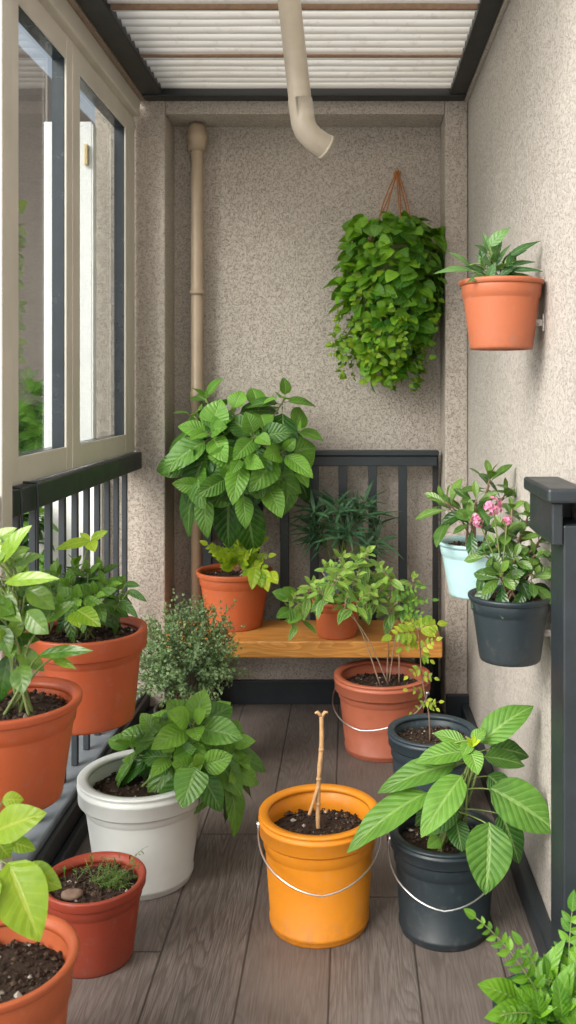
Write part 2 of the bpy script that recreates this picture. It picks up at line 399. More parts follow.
M = dict(
    stucco=mat_stucco('worm textured stucco', (.545, .485, .425), (.09, .065, .05)),
    stucco_pale=mat_stucco('pale worm textured stucco', (.525, .49, .445), (.17, .14, .115), 100, .5),
    stucco_brown=mat_stucco('brown stucco', (.42, .33, .27), (.08, .05, .04)),
    floor=mat_floor(), wood=mat_wood(), soil=mat_soil(), roof=mat_roof(),
    char=mat_paint('charcoal slate paint', (.018, .025, .031), .42, .3, 12),
    gasket=mat_paint('dark blue grey window rebate', (.030, .038, .046), .25, .3, 8),
    black=mat_paint('soft black paint', (.014, .015, .017), .45, .3, 8),
    ledge=mat_paint('weathered light grey sill paint', (.15, .17, .19), .5, .4, 7),
    beige=mat_paint('taupe window frame coating', (.60, .555, .49), .4, .12, 4),
    beige_pipe=mat_paint('beige drain pipe plastic', (.42, .32, .225), .38, .2, 5),
    cream_pipe=mat_paint('cream drain pipe plastic', (.44, .385, .305), .35, .2, 5),
    white=mat_paint('white sash coating', (.80, .80, .79), .35, .06, 4),
    ground=mat_paint('pale concrete paving', (.70, .69, .66), .9, .2, 1.2),
    glass=mat_glass('window glass', (.95, .98, .98), 1.35),
    terra=mat_pot('terracotta coloured plastic', (.50, .118, .04)),
    terra_light=mat_pot('light terracotta plastic', (.45, .108, .039)),
    terra_wall=mat_pot('dusty terracotta plastic', (.40, .115, .050)),
    terra_rail=mat_pot('deep terracotta plastic', (.43, .088, .030)),
    terra_pink=mat_pot('pinkish terracotta plastic', (.48, .14, .075)),
    terra_deep=mat_pot('deep brick red plastic', (.30, .05, .026)),
    orange=mat_pot('amber orange plastic', (.72, .255, .014)),
    white_pot=mat_pot('off white bucket plastic', (.60, .635, .615), .35, wear=.35),
    pale_blue=mat_pot('pale aqua plastic', (.37, .56, .58), .4),
    slate=mat_pot('dark slate plastic', (.016, .026, .032), .4, wear=.5),
    teal=mat_pot('dusty teal plastic', (.07, .12, .13), .45),
    bluegrey=mat_pot('blue grey plastic', (.036, .055, .068), .4),
    wire=mat_simple('galvanised wire', (.72, .72, .72), .28, 1.0, nscale=60),
    brass=mat_simple('aged brass', (.45, .35, .18), .4, 1.0),
    rope=mat_simple('orange brown twine', (.42, .17, .055), .85, nscale=200, var=.4),
    stick=mat_simple('dry tan twig bark', (.50, .30, .14), .8, nscale=70, var=.45, bump=.6),
    stem=mat_simple('green stem', (.16, .22, .06), .55, nscale=40),
    stem_brown=mat_simple('brown woody stem', (.19, .12, .075), .75, nscale=60, var=.4),
    stem_pale=mat_simple('pale tan stem', (.42, .30, .20), .65, nscale=60, var=.35),
    stone=mat_simple('flat brown stone', (.20, .13, .095), .8, nscale=45, var=.5, bump=.8),
    pink=mat_leaf('pink petals', (.50, .09, .24), (.80, .38, .58), (.85, .58, .70), 3, trans=.3, bump=.1),
    L_big=mat_leaf('rich green broad leaf', (.022, .095, .012), (.18, .40, .042), (.32, .50, .15), 9, .7, .14, .42, bump=.65, rough=.38),
    L_lime=mat_leaf('lime leaf', (.11, .27, .012), (.36, .52, .03), (.55, .62, .12), 7, .6, .12, .4, trans=.38),
    L_rail=mat_leaf('glossy mixed green leaf', (.035, .125, .014), (.24, .40, .035), (.30, .45, .14), 6, .6, .10, .16, rough=.26, spec=.6, bump=.15),
    L_mid=mat_leaf('mid green herb leaf', (.022, .09, .010), (.16, .34, .03), (.2, .36, .09), 6, .6, .14, .3),
    L_white=mat_leaf('soft green veined leaf', (.030, .125, .015), (.21, .43, .05), (.28, .46, .17), 8, .75, .16, .36, bump=.5),
    L_hero=mat_leaf('fresh green corrugated leaf', (.026, .105, .013), (.155, .345, .042), (.36, .55, .17), 9, .8, .16, .42, bump=.5, rough=.42),
    L_nerve=mat_leaf('pale netted leaf', (.05, .19, .014), (.29, .50, .05), (.60, .72, .34), 6, .8, .2, .45, tip=(.36, .54, .12)),
    L_fern=mat_leaf('yellow green leaflet', (.13, .30, .012), (.45, .61, .03), (.6, .62, .15), 5, .5, .15, .3, trans=.38),
    L_seed=mat_leaf('yellowing leaflet', (.15, .30, .018), (.46, .54, .04), (.62, .6, .2), 5, .5, .15, .3, trans=.38),
    L_dark=mat_leaf('dark blue green narrow leaf', (.016, .07, .030), (.09, .21, .095), (.14, .26, .14), 3, .5, .1, .2, rough=.4),
    L_rhodo=mat_leaf('leathery green leaf', (.018, .08, .012), (.16, .29, .04), (.26, .36, .16), 7, .6, .10, .28, rough=.28, spec=.6),
    L_bush=mat_leaf('tiny grey green leaf', (.030, .10, .02), (.24, .39, .15), (.3, .42, .28), 3, .5, .2, .15, tip=(.52, .60, .44)),
    L_ivy=mat_leaf('trailing vine leaf', (.028, .135, .008), (.23, .48, .024), (.24, .4, .08), 6, .7, .14, .3),
    L_ivy_l=mat_leaf('young vine leaf', (.11, .28, .012), (.31, .49, .025), (.5, .6, .12), 6, .7, .14, .3, trans=.38),
    L_teal=mat_leaf('blue green wall plant leaf', (.022, .085, .022), (.14, .29, .085), (.3, .44, .24), 6, .6, .1, .28, rough=.3),
    L_fr=mat_leaf('bright fern leaf', (.03, .13, .010), (.17, .38, .022), (.3, .5, .14), 8, .6, .12, .3),
)

# ------------------------------------------------------------------ tagging helpers
def tag(o, label=None, cat=None, group=None, kind=None):
    if label: o['label'] = label
    if cat: o['category'] = cat
    if group: o['group'] = group
    if kind: o['kind'] = kind
    return o
def thing(name, loc, label, cat, group=None):
    o = bpy.data.objects.new(name, None); o.empty_display_size = .05
    o.location = V(loc); col.objects.link(o)
    return tag(o, label, cat, group)
def boxpart(name, mat, parent, a, b, bev=.003):
    return MB().box(a, b, bev).build(name, mat, parent)

# ================================================================== SETTING
g_ = MB(); g_.add([(-300, -300, -.16), (300, -300, -.16), (300, 300, -.16), (-300, 300, -.16)], [(0, 1, 2, 3)], smooth=False)
tag(g_.build('ground', M['ground']), kind='structure')
f_ = MB().box((-.80, .2, -.12), (.485, 3.97, 0), 0)
tag(f_.build('floor', M['floor']), kind='structure')

XR = .485            # right wall plane
YP, YN = 3.77, 3.97  # pilaster front, niche back
ew = thing('end_wall', (-.2, 3.85, 0), 'rough taupe stucco end wall with a recessed niche between two piers', 'wall')
boxpart('niche_panel', M['stucco'], ew, (-.758, YN, -.1), (.39, 4.1, 2.75), 0)
boxpart('pier', M['stucco'], ew, (-1.045, YP, -.15), (-.758, 4.1, 2.75), .006)
boxpart('pier', M['stucco'], ew, (.39, YP, -.15), (XR - .002, 4.1, 2.75), .006)
boxpart('lintel', M['stucco'], ew, (-.757, YP + .004, 2.48), (.389, YN - .001, 2.75), .004)
rw = MB().box((XR, -.5, -.15), (.70, 4.1, 2.75), 0).build('side_wall', M['stucco_pale'])
tag(rw, 'long pale stucco side wall on the right carrying the wall pots', 'wall')

# skirting boards
boxpart('x', M['char'], None, (-.757, YN - .028, .0), (.389, YN - .001, .10), .003).name = 'skirting_board'
tag(bpy.data.objects['skirting_board'], 'dark slate skirting board at the back of the niche under the wooden bench', 'skirting')
sk = boxpart('skirting_rail', M['char'], None, (XR - .034, 2.003, 0), (XR - .001, YP - .03, .072), .004)
tag(sk, 'long dark slate skirting board along the foot of the right wall', 'skirting')
sk = boxpart('skirting_block', M['char'], None, (.392, YP - .028, 0), (XR - .001, YP - .001, .105), .003)
tag(sk, 'short dark skirting board across the foot of the right pier', 'skirting')

# ---- roof
rf = thing('canopy_roof', (-.2, 2.9, 2.54), 'translucent corrugated roof in a black frame over the balcony', 'roof')
RY0 = 1.66  # unseen front end, drawn out to darken the upper walls
boxpart('frame_beam', M['black'], rf, (-.836, RY0, 2.536), (-.752, YP - .075, 2.66), .004)
boxpart('frame_beam', M['black'], rf, (.402, RY0, 2.536), (.468, YP - .075, 2.66), .004)
boxpart('frame_beam', M['black'], rf, (-.836, YP - .073, 2.530), (.468, YP - .001, 2.655), .004)
boxpart('batten', M['stem_brown'], rf, (-.750, 3.292, 2.540), (.400, 3.301, 2.57), .002)
boxpart('batten', M['stem_brown'], rf, (-.750, 2.877, 2.540), (.400, 2.886, 2.57), .002)
def corr(y0, y1):
    mb = MB(); vs, fs, n = [], [], int((y1 - y0) / .004)
    nx = 24
    for i in range(n + 1):
        y = y0 + (y1 - y0) * i / n
        for k in range(nx + 1):
            x = -.751 + 1.152 * k / nx
            ph = 2 * PI * y / .062
            z = 2.556 + .010 * (abs(math.sin(ph / 2)) ** .7 * 2 - 1) + .002 * mnoise.noise(V((x * 3, y * 9, 0)))
            vs.append((x, y, z))
    for i in range(n):
        for k in range(nx):
            q = i * (nx + 1) + k; fs.append((q, q + 1, q + nx + 2, q + nx + 1))
    mb.add(vs, fs); return mb
for (a, b) in ((3.305, 3.695), (2.889, 3.289), (2.47, 2.873), (2.06, 2.455), (1.67, 2.045)):
    corr(a, b).build('corrugated_panel', M['roof'], rf)
cs = boxpart('cornice', M['stucco'], None, (.470, .3, 2.53), (XR - .001, YP - .001, 2.75), .002)
tag(cs, 'narrow stucco ledge between the black roof frame and the right wall', 'cornice')
cs = boxpart('cornice_strip', M['stucco_brown'], None, (-.875, 2.0, 2.531), (-.838, YP - .001, 2.75), .002)
tag(cs, 'brown stucco strip between the window head and the roof frame', 'cornice')

# ---- window
wn = thing('sliding_window', (-.9, 3.05, 1.1), 'taupe framed sliding window with two tall panes above the charcoal railing', 'window')
boxpart('window_head', M['beige'], wn, (-.96, 2.33, 2.457), (-.853, YP - .03, 2.528), .006)
def sash(y0, y1, z0, z1, sl, sr):
    mb = MB()
    xf, xb = -.880, -.8885
    mb.box((xb, y0, z0), (xf, y0 + sl, z1), .003); mb.box((xb, y1 - sr, z0), (xf, y1, z1), .003)
    mb.box((xb, y0 + sl - .001, z1 - .075), (xf - .001, y1 - sr + .001, z1), .003)
    mb.box((xb, y0 + sl - .001, z0), (xf - .001, y1 - sr + .001, z0 + .075), .003)
    s = mb.build('sash', M['beige'], wn)
    k = MB(); a, b, c, d = y0 + sl - .012, y1 - sr + .012, z0 + .063, z1 - .063
    gx, gy = -.926, -.8887
    w = .013
    k.box((gx, a, c), (gy, a + w, d)); k.box((gx, b - w, c), (gy, b, d)); k.box((gx, a + w, d - w), (gy, b - w, d)); k.box((gx, a + w, c), (gy, b - w, c + w))
    k.build('gasket', M['gasket'], s)
    p = MB().box((-.919, a + w - .001, c + w - .001), (-.914, b - w + .001, d - w + .001)); p.build('glass_pane', M['glass'], s)
sash(2.36, 2.917, 1.098, 2.455, .085, .058)
sash(2.921, YP - .006, 1.098, 2.455, .080, .150)
pst = MB().box((-.95, 2.255, .127), (-.852, 2.325, 2.75), .004).build('window_post', M['beige'])
tag(pst, 'tall taupe post at the left edge running from sill to roof', 'post')

# ---- left railing
rl = thing('side_railing', (-.9, 2.6, .12), 'charcoal railing with square bars below the window', 'railing')
boxpart('handrail', M['char'], rl, (-.955, 2.327, 1.026), (-.852, YP - .004, 1.094), .004)
boxpart('handrail', M['char'], rl, (-.955, .6, 1.026), (-.858, 2.253, 1.094), .004)
b0 = MB().box((-.906, -.010, .128), (-.886, .010, 1.027), .002)
bal = None
ys = [2.47 + .132 * i for i in range(10)] + [2.21 - .132 * i for i in range(11)]
for y in ys:
    if bal is None:
        bal = b0.build('baluster', M['char']); bal.parent = rl; bal.location = (.9, y - 2.6, -.12)
    else:
        o = bal.copy(); col.objects.link(o); o.parent = rl; o.location = (.9, y - 2.6, -.12)
boxpart('sill', M['ledge'], rl, (-1.0, .6, .02), (-.838, YP - .002, .126), .008)
boxpart('kick_board', M['black'], rl, (-.837, .6, .002), (-.818, YP - .004, .108), .004)
boxpart('kick_strip', M['char'], rl, (-.817, .6, .002), (-.795, YP - .004, .055), .004)

# ---- back railing
br = thing('back_railing', (-.13, 3.87, .3), 'charcoal slatted back railing standing behind the wooden bench', 'railing')
boxpart('top_rail', M['char'], br, (-.66, 3.845, 1.072), (.372, 3.905, 1.094), .004)
boxpart('under_rail', M['char'], br, (-.655, 3.857, 1.028), (.366, 3.893, 1.071), .003)
boxpart('bottom_rail', M['char'], br, (-.655, 3.857, .24), (.366, 3.893, .28), .003)
for x in (-.60, -.525, -.40, -.275, -.150, -.03, .095, .222):
    boxpart('baluster', M['char'], br, (x - .018, 3.859, .279), (x + .018, 3.891, 1.029), .002)
boxpart('end_post', M['black'], br, (.352, 3.91, .102), (.376, 3.935, 1.09), .002)
for x in (-.62, .33):
    boxpart('foot', M['char'], br, (x - .02, 3.857, .0), (x + .02, 3.893, .241), .002)

# ---- bench
bn = thing('wooden_bench', (-.18, 3.67, 0), 'warm orange wooden plank bench set across the back of the balcony', 'bench')
boxpart('seat', M['wood'], bn, (-.72, 3.50, .328), (.352, 3.825, .392), .006)
for x in (-.66, .27):
    boxpart('leg', M['black'], bn, (x, 3.70, 0), (x + .035, 3.735, .327), .003)
    boxpart('leg', M['black'], bn, (x, 3.79, 0), (x + .035, 3.822, .327), .003)
    boxpart('stretcher', M['black'], bn, (x + .004, 3.736, .28), (x + .031, 3.789, .325), .002)

# ---- downpipes
dp = thing('niche_drainpipe', (-.648, 3.90, 0), 'slim beige drainpipe standing in the left corner of the niche', 'drainpipe')
mb = MB().lathe([(.001, 0), (.026, 0), (.026, 1.3), (.029, 1.302), (.029, 1.34), (.026, 1.345), (.026, 2.37)], (-.648, 3.90, 0), 32); mb.build('pipe', M['beige_pipe'], dp)
mb = MB().lathe([(.027, 2.36), (.037, 2.36), (.038, 2.40), (.042, 2.405), (.042, 2.43), (.039, 2.44), (.038, 2.455), (.03, 2.474), (.001, 2.479)], (-.648, 3.90, 0), 32); mb.build('socket', M['beige_pipe'], dp)
mb = MB().lathe([(.0265, 0), (.031, 0), (.031, .02), (.0265, .02)], (-.648, 3.90, 1.75), 32); mb.box((-.656, 3.925, 1.752), (-.640, 3.969, 1.768), .002); mb.build('clip', M['beige_pipe'], dp)
cp = thing('roof_downpipe', (-.18, 2.75, 2.56), 'cream downpipe dropping from the roof and ending in an angled spout', 'drainpipe')
A = P(288, -10, 2.75); B = P(302, 118, 2.75); C = P(306, 134, 2.745); D = P(327, 148, 2.775)
def bez(a, b, c, n=7): return [a * (1 - t) ** 2 + b * 2 * t * (1 - t) + c * t * t for t in [i / n for i in range(n + 1)]]
MB().tube([A + (A - B) * .06] + [A.lerp(B, i / 6) for i in range(7)], .0345, .0345, 28).build('pipe', M['cream_pipe'], cp)
MB().tube([A.lerp(B, .86), A.lerp(B, .861), B.lerp(C, .3), C.lerp(B, .25) + (D - C) * .06, C.lerp(D, .35), D - (D - C) * .004, D], .0368, .0368, 28).build('elbow', M['cream_pipe'], cp)
d_ = (D - C).normalized()
MB().tube([D - d_ * .009, D + d_ * .001], .0388, .0388, 28).build('spout_lip', M['cream_pipe'], cp)

# ---- right post
rp = thing('railing_post', (.455, 1.95, 0), 'dark slate railing post with a broad flat cap against the right wall', 'post')
boxpart('shaft', M['char'], rp, (.436, 1.88, 0), (XR - .001, 2.0, 1.075), .004)
boxpart('cap', M['char'], rp, (.400, 1.86, 1.122), (XR - .001, 2.125, 1.152), .006)
boxpart('rail_stub', M['char'], rp, (.412, 1.875, 1.035), (.434, 2.11, 1.121), .003)
boxpart('rail_stub', M['char'], rp, (.435, 2.002, 1.035), (XR - .002, 2.11, 1.121), .003)

# ================================================================== OUTSIDE THE WINDOW
nb = MB().box((-2.2, 3.6, -.16), (-1.78, 9.5, 3.2), 0).build('added_backdrop_wall', M['stucco_brown'])  # added wall, keeps the near pane dark behind its reflections
tag(nb, 'brown stucco wall added outside as a dark backdrop to the left window pane', 'wall')
sh = thing('open_casement', (-1.0, 3.5, 1.1), 'white casement leaf standing open outside the right window pane', 'window')
mb = MB()
mb.box((-1.045, 3.50, 1.12), (-.982, 3.545, 2.37), .004); mb.box((-1.165, 3.50, 1.12), (-1.125, 3.545, 2.37), .004)
mb.box((-1.126, 3.502, 2.31), (-1.044, 3.543, 2.37), .003); mb.box((-1.126, 3.502, 1.12), (-1.044, 3.543, 1.18), .003)
mb.build('frame', M['white'], sh)
MB().box((-1.125, 3.52, 1.18), (-1.045, 3.526, 2.31)).build('glass_pane', M['glass'], sh)
MB().box((-1.006, 3.48, 2.20), (-.992, 3.499, 2.28), .003).build('hinge', M['brass'], sh)
MB().box((-.981, 3.50, 1.13), (-.977, 3.545, 2.36)).build('jamb_strip', M['white'], sh)

wp = MB().box((-1.30, 3.70, -.16), (-1.0, 3.74, 1.02), .004).build('added_white_panel', M['white'])  # added white board, stands for the bright daylight behind the bars
tag(wp, 'white panel added outside for the bright light between the railing bars', 'panel')

# ================================================================== POTS
def pot(root, c, rt, rb, h, mat, style='plain', collar=.04, soil=.03, wall=.006, stone=False):
    """c = centre of the base; round tapered container with its own rim, soil in it"""
    c = V(c)
    zc = h - collar
    rc = rb + (rt * .93 - rb) * (zc / h)
    body = [(.001, .004), (rb - .012, .004), (rb - .008, 0), (rb - .002, 0), (rb, .005), (rb + .001, .012)]
    if style == 'bucket':
        body += [(rb + .003, .014), (rb + .0035, .022), (rb + .001, .024)]
    zz = h * (.70 if collar > .03 else .74)
    rz = rb + (rc - rb) * zz / zc
    body += [(rz, zz - .004), (rz + .0005, zz), (rz + .0045, zz + .004), (rc + .003, zc)]
    body += [(rc + .001, h - .006), (rc - wall + .001, h - .006), (rc - wall, zc), (rb + (rc - rb) * .6 - wall, zc * .6), (.001, zc * .6)]
    pb = MB().lathe(body, c).build('pot', mat, root)
    if style == 'bucket':
        rim = [(rc + .0035, zc), (rt - .006, zc - .002), (rt - .002, zc + .003), (rt - .002, zc + collar * .55), (rt + .0, zc + collar * .58), (rt + .001, zc + collar * .72),
               (rt - .003, zc + collar * .76), (rt - .003, h - .007), (rt, h - .005), (rt, h - .001), (rt - .003, h + .001), (rc + .001, h), (rc - wall - .003, h - .002), (rc - wall - .003, h - .012), (rc + .0, h - .014)]
    else:
        rim = [(rc + .003, zc), (rt - .006, zc - .001), (rt - .0025, zc + .001), (rt - .001, zc + .004), (rt, h - .006), (rt + .0003, h - .003), (rt - .001, h - .0005),
               (rt - .006, h + .001), (rc - .002, h - .004), (rc - wall - .002, h - .012), (rc - wall - .002, h - .02), (rc + .0005, h - .022)]
    MB().lathe(rim, c).build('rim', mat, pb)
    # soil: lumpy disc + crumbs
    rs = rc - wall - .0025; zs = h - soil
    mb = MB(); nr, na = 14, 60; vs = [(c.x, c.y, c.z + zs + .004)]; fs = []
    for i in range(1, nr + 1):
        r = rs * i / nr
        for k in range(na):
            a = 2 * PI * k / na
            x, y = c.x + r * math.cos(a), c.y + r * math.sin(a)
            z = c.z + zs + .006 * mnoise.noise(V((x * 28, y * 28, c.z))) + .004 * mnoise.noise(V((x * 90, y * 90, 3))) - .006 * (i / nr) ** 4
            vs.append((x, y, z))
    for k in range(na): fs.append((0, 1 + k, 1 + (k + 1) % na))
    for i in range(nr - 1):
        for k in range(na):
            k2 = (k + 1) % na; q = 1 + i * na
            fs.append((q + k, q + na + k, q + na + k2, q + k2))
    mb.add(vs, fs, tone=.2)
    for _ in range(420):
        a = random.random() * 6.283; r = rs * .965 * math.sqrt(random.random()); s = .0022 + .0055 * random.random() ** 2
        x, y = c.x + r * math.cos(a), c.y + r * math.sin(a); z = c.z + zs + .006 * mnoise.noise(V((x * 28, y * 28, c.z))) + s * .3
        oc = [(s, 0, 0), (-s, 0, 0), (0, s, 0), (0, -s, 0), (0, 0, s * .8), (0, 0, -s)]
        rr = [(p[0] * (.6 + .8 * random.random()) + x, p[1] * (.6 + .8 * random.random()) + y, p[2] * (.6 + .8 * random.random()) + z) for p in oc]
        mb.add(rr, [(0, 2, 4), (2, 1, 4), (1, 3, 4), (3, 0, 4), (2, 0, 5), (1, 2, 5), (3, 1, 5), (0, 3, 5)], tone=random.random() ** .9, smooth=False)
    mb.build('soil', M['soil'], root)
    return pb, c + V((0, 0, zs))

def catmull(pts, n=8):
    pts = [V(p) for p in pts]; q = [pts[0] * 2 - pts[1]] + pts + [pts[-1] * 2 - pts[-2]]; out = []
    for i in range(1, len(q) - 2):
        for k in range(n):
            t = k / n; a, b, c, d = q[i - 1], q[i], q[i + 1], q[i + 2]
            out.append(.5 * ((2 * b) + (c - a) * t + (2 * a - 5 * b + 4 * c - d) * t * t + (3 * b - a - 3 * c + d) * t ** 3))
    out.append(pts[-1]); return out

def bail(pb, c, r, zr, drop, fwd, rot=0, vee=.0, rad=.0023):
    """wire carrying handle hinged at both sides of the rim and hanging down in front"""
    c = V(c); pts = []
    for k in range(25):
        t = k / 24; a = PI * t
        x = -math.cos(a) * (r + .006); s = math.sin(a)
        y = -(s ** .9) * (r + fwd)
        z = zr - drop * (s ** .75) - vee * max(0, 1 - abs(t - .5) / .22)
        X = x * math.cos(rot) - y * math.sin(rot); Yy = x * math.sin(rot) + y * math.cos(rot)
        pts.append(c + V((X, Yy, z)))
    h = MB().tube(pts, rad, rad, 8)
    for e in (pts[0], pts[-1]):
        d = (V((e.x, e.y, 0)) - V((c.x, c.y, 0))).normalized()
        h.tube([e - d * .012, e + d * .004], .0075, .0065, 12)
    h.build('handle', M['wire'], pb)

# ------------------------------------------------------------------ plant helpers
def basis(ax):
    ax = V(ax).normalized(); u = ax.cross(V((0, 1, 0)) if abs(ax.y) < .9 else V((1, 0, 0))).normalized()
    return ax, u, ax.cross(u)
def rosette(lf, st, tip, axis, n, l0, l1, wr=.6, e0=65, e1=-25, gap=.006, shape='ovate', droop=.18, arch=.14, fold=.25, wave=.012, tone=(0, 1), pet=.12, nl=8, nw=3, a0=None, jit=.25):
    ax, u, w = basis(axis); tip = V(tip)
    a0 = random.random() * 6.28 if a0 is None else a0
    for i in range(n):
        t = i / max(1, n - 1)
        ang = a0 + i * 2.39996 + random.uniform(-jit, jit)
        el = R(e0 + (e1 - e0) * t + random.uniform(-12, 12))
        L = (l0 + (l1 - l0) * t ** .7) * random.uniform(.85, 1.12)
        rad = u * math.cos(ang) + w * math.sin(ang)
        d = rad * math.cos(el) + ax * math.sin(el)
        node = tip - ax * gap * i
        b = node + d * (L * pet)
        tp = b + d * L - UP * (droop * L * (.4 + .6 * t))
        nn = ax * math.cos(el) - rad * math.sin(el)
        tn = tone[1] + (tone[0] - tone[1]) * min(1, max(0, t + random.uniform(-.35, .35)))
        if st is not None and pet > .05: st.tube([node, b + (b - node) * .15], .0022 * min(1, L / .1) + .0006, .0012, 5)
        lf.leaf(b, tp, L * wr * random.uniform(.88, 1.1), nn, arch, fold, wave, shape, nl, nw, max(0, min(1, tn)))
def stemto(st, a, b, r0=.004, r1=.002, bow=.03, n=8):
    a, b = V(a), V(b); mid = (a + b) / 2 + V((random.uniform(-bow, bow), random.uniform(-bow, bow), 0))
    st.tube(bez(a, mid, b, n), r0, r1, 7)
def pinnate(lf, st, base, tip, n, ll, wr=.45, sag=.1, shape='ovate', nrm=UP, rs=.0012, tone=(0, 1), ang=58, taper=True, nl=5, nw=2, endleaf=True):
    base, tip = V(base), V(tip); d = tip - base; L = d.length
    mid = (base + tip) / 2 + UP * sag * L
    pts = bez(base, mid, tip, 12)
    if st is not None: st.tube(pts, rs * 1.5, rs * .6, 5)
    for i in range(n):
        t = .18 + .8 * i / n
        k = min(11, int(t * 12)); p = pts[k].lerp(pts[k + 1], t * 12 - k); tg = (pts[k + 1] - pts[k]).normalized()
        nn = V(nrm); nn = (nn - tg * nn.dot(tg)).normalized(); sd = tg.cross(nn)
        l = ll * ((1 - .65 * t) if taper else 1) * random.uniform(.85, 1.1)
        for s in (-1, 1):
            a = R(ang + random.uniform(-10, 10))
            dd = tg * math.cos(a) + sd * s * math.sin(a) + nn * random.uniform(-.15, .2)
            lf.leaf(p, p + dd.normalized() * l - UP * l * .12, l * wr, nn + V((random.uniform(-.3, .3), random.uniform(-.3, .3), 0)), .1, .2, .01, shape, nl, nw, random.uniform(*tone))
    if endleaf: lf.leaf(pts[-1], pts[-1] + (pts[-1] - pts[-2]).normalized() * ll * .7, ll * wr * .7, nrm, .08, .2, 0, shape, nl, nw, random.uniform(*tone))
def handleaves(lf, st, spec, ppm, Y, hub=None, shape='ovate', arch=.12, fold=.22, wave=.014, nl=10, nw=4):
    """spec rows: (bx,by,tx,ty,wpx, dYbase, dYtip, tone, [nrm])"""
    for r in spec:
        b = P(r[0], r[1], Y + r[5]); t = P(r[2], r[3], Y + r[6])
        nn = r[8] if len(r) > 8 else V((0, -.75, .65))
        lf.leaf(b, t, r[4] / ppm, nn, arch, fold, wave, shape, nl, nw, r[7])
        if hub is not None and st is not None:
            h = V(hub) if not callable(hub) else hub(b)
            st.tube(bez(h, (h + b) / 2 + V((0, 0, .012)), b + (t - b) * .04, 6), .0028, .0014, 6)
def finish(root, lf, st, lmat, smat='stem', lname='foliage'):
    if st is not None and st.v: st.build('stem', M[smat], root)
    if lf is not None and lf.v: return lf.build(lname, M[lmat], root)

FRONT = V((0, -.8, .6))

# ================================================================== FLOOR CONTAINERS
# ---- amber bucket with the dry stick
c = V((-.078, 2.345, 0)); rt = thing('potted_stick', c, 'amber orange bucket with wire handle holding a bare dry forked stick', 'potted plant')
pb, s = pot(rt, c, .154, .124, .282, M['orange'], 'bucket', .052, .055)
bail(pb, c, .150, .250, .078, .030, R(4), .012)
st = MB()
Y = c.y
sp_ = catmull([P(318, 828, Y - .01), P(318, 800, Y), P(319, 775, Y), P(321.5, 745, Y + .005), P(321.5, 716, Y + .01)], 7)
for a, b in zip(sp_, sp_[1:]):
    ra = .0058 + .0011 * mnoise.noise(a * 37); rb_ = .0058 + .0011 * mnoise.noise(b * 37)
    st.tube([a, b], ra, rb_, 10, cap=False)
for q in (6, 13, 20): st.tube([sp_[q] - UP * .003, sp_[q], sp_[q] + UP * .003], .0072, .0066, 10)
st.tube(catmull([P(309, 815, Y - .02), P(313, 803, Y - .012), P(319, 784, Y)], 5), .0042, .0045, 8)
st.tube([P(322, 717, Y + .01), P(317, 712, Y + .008), P(315, 713.5, Y + .006)], .0055, .003, 8)
st.tube([P(322, 717, Y + .01), P(325, 712, Y + .01), P(328, 712.5, Y + .01)], .0055, .003, 8)
st.build('stick', M['stick'], rt)

# ---- black bucket with hero leaves
c = V((.238, 2.32, 0)); rt = thing('potted_plant', c, 'dark slate bucket with wire handle and large fresh green leaves beside the amber bucket', 'potted plant')
pb, s = pot(rt, c, .138, .112, .245, M['slate'], 'bucket', .040, .035)
bail(pb, c, .135, .214, .078, .02, R(-6), .012)
lf, st = MB(), MB(); Y = 2.27
hub = lambda b: V((.255 + .03 * random.uniform(-1, 1), 2.30, max(.30, min(b.z - .03, .46))))
hand = [
    (481, 743, 534, 706, 34, .02, .06, .55, V((-.5, -.6, .6))),
    (428, 792, 347, 853, 36, -.02, -.10, .75, V((-.25, -.45, .9))),
    (455, 764, 377, 794, 31, .02, -.02, .55, V((-.2, -.5, .85))),
    (462, 776, 421, 838, 33, -.04, -.13, .85, V((-.35, -.8, .5))),
    (490, 788, 557, 832, 46, -.01, -.04, .45, V((.15, -.75, .6))),
    (489, 822, 485, 895, 44, -.10, -.17, .40, V((.05, -.95, .25))),
    (484, 757, 525, 766, 22, .04, .06, .35, V((.1, -.6, .8))),
    (466, 745, 433, 733, 17, .02, .04, .9, V((-.2, -.6, .8))),
    (465, 752, 415, 763, 25, .0, -.02, .75, V((-.1, -.5, .85))),
    (490, 748, 529, 757, 25, .07, .10, .1, V((.1, -.6, .8))),
    (500, 812, 519, 864, 28, -.01, -.03, .05, V((.2, -.9, .3))),
    (456, 820, 462, 852, 22, -.02, -.06, .05, V((-.1, -.9, .4))),
    (456, 806, 426, 836, 24, -.01, -.05, .15, V((-.2, -.8, .5))),
    (470, 750, 478, 775, 20, -.03, -.09, .95, V((0, -.75, .65))),
    (488, 775, 512, 800, 24, .03, .02, .12, V((.1, -.8, .5))),
    (470, 742, 462, 756, 13, -.02, -.05, 1.0, V((0, -.7, .7))),
    (472, 741, 486, 729, 13, -.01, .01, 1.0, V((0, -.7, .7))),
    (440, 800, 415, 825, 20, .05, .04, .1, V((-.2, -.7, .6))),
]
handleaves(lf, st, hand, 398, Y, hub, 'ovate', .14, .24, .02, 12, 5)
for k in range(9):
    stemto(st, (c.x + random.uniform(-.03, .05), 2.30 + random.uniform(-.03, .03), s.z - .01), P(470 + random.uniform(-8, 12), 752 + random.uniform(0, 20), 2.28), .0042, .0024, .02)
stemto(st, (c.x - .02, 2.24, s.z - .01), P(440, 838, 2.22), .002, .0015, .01)
lf.leaf(P(440, 838, 2.22), P(427, 848, 2.18), .035, FRONT, .1, .2, .01, 'ovate', 8, 3, .8)
finish(rt, lf, st, 'L_hero')
lc = MB(); 
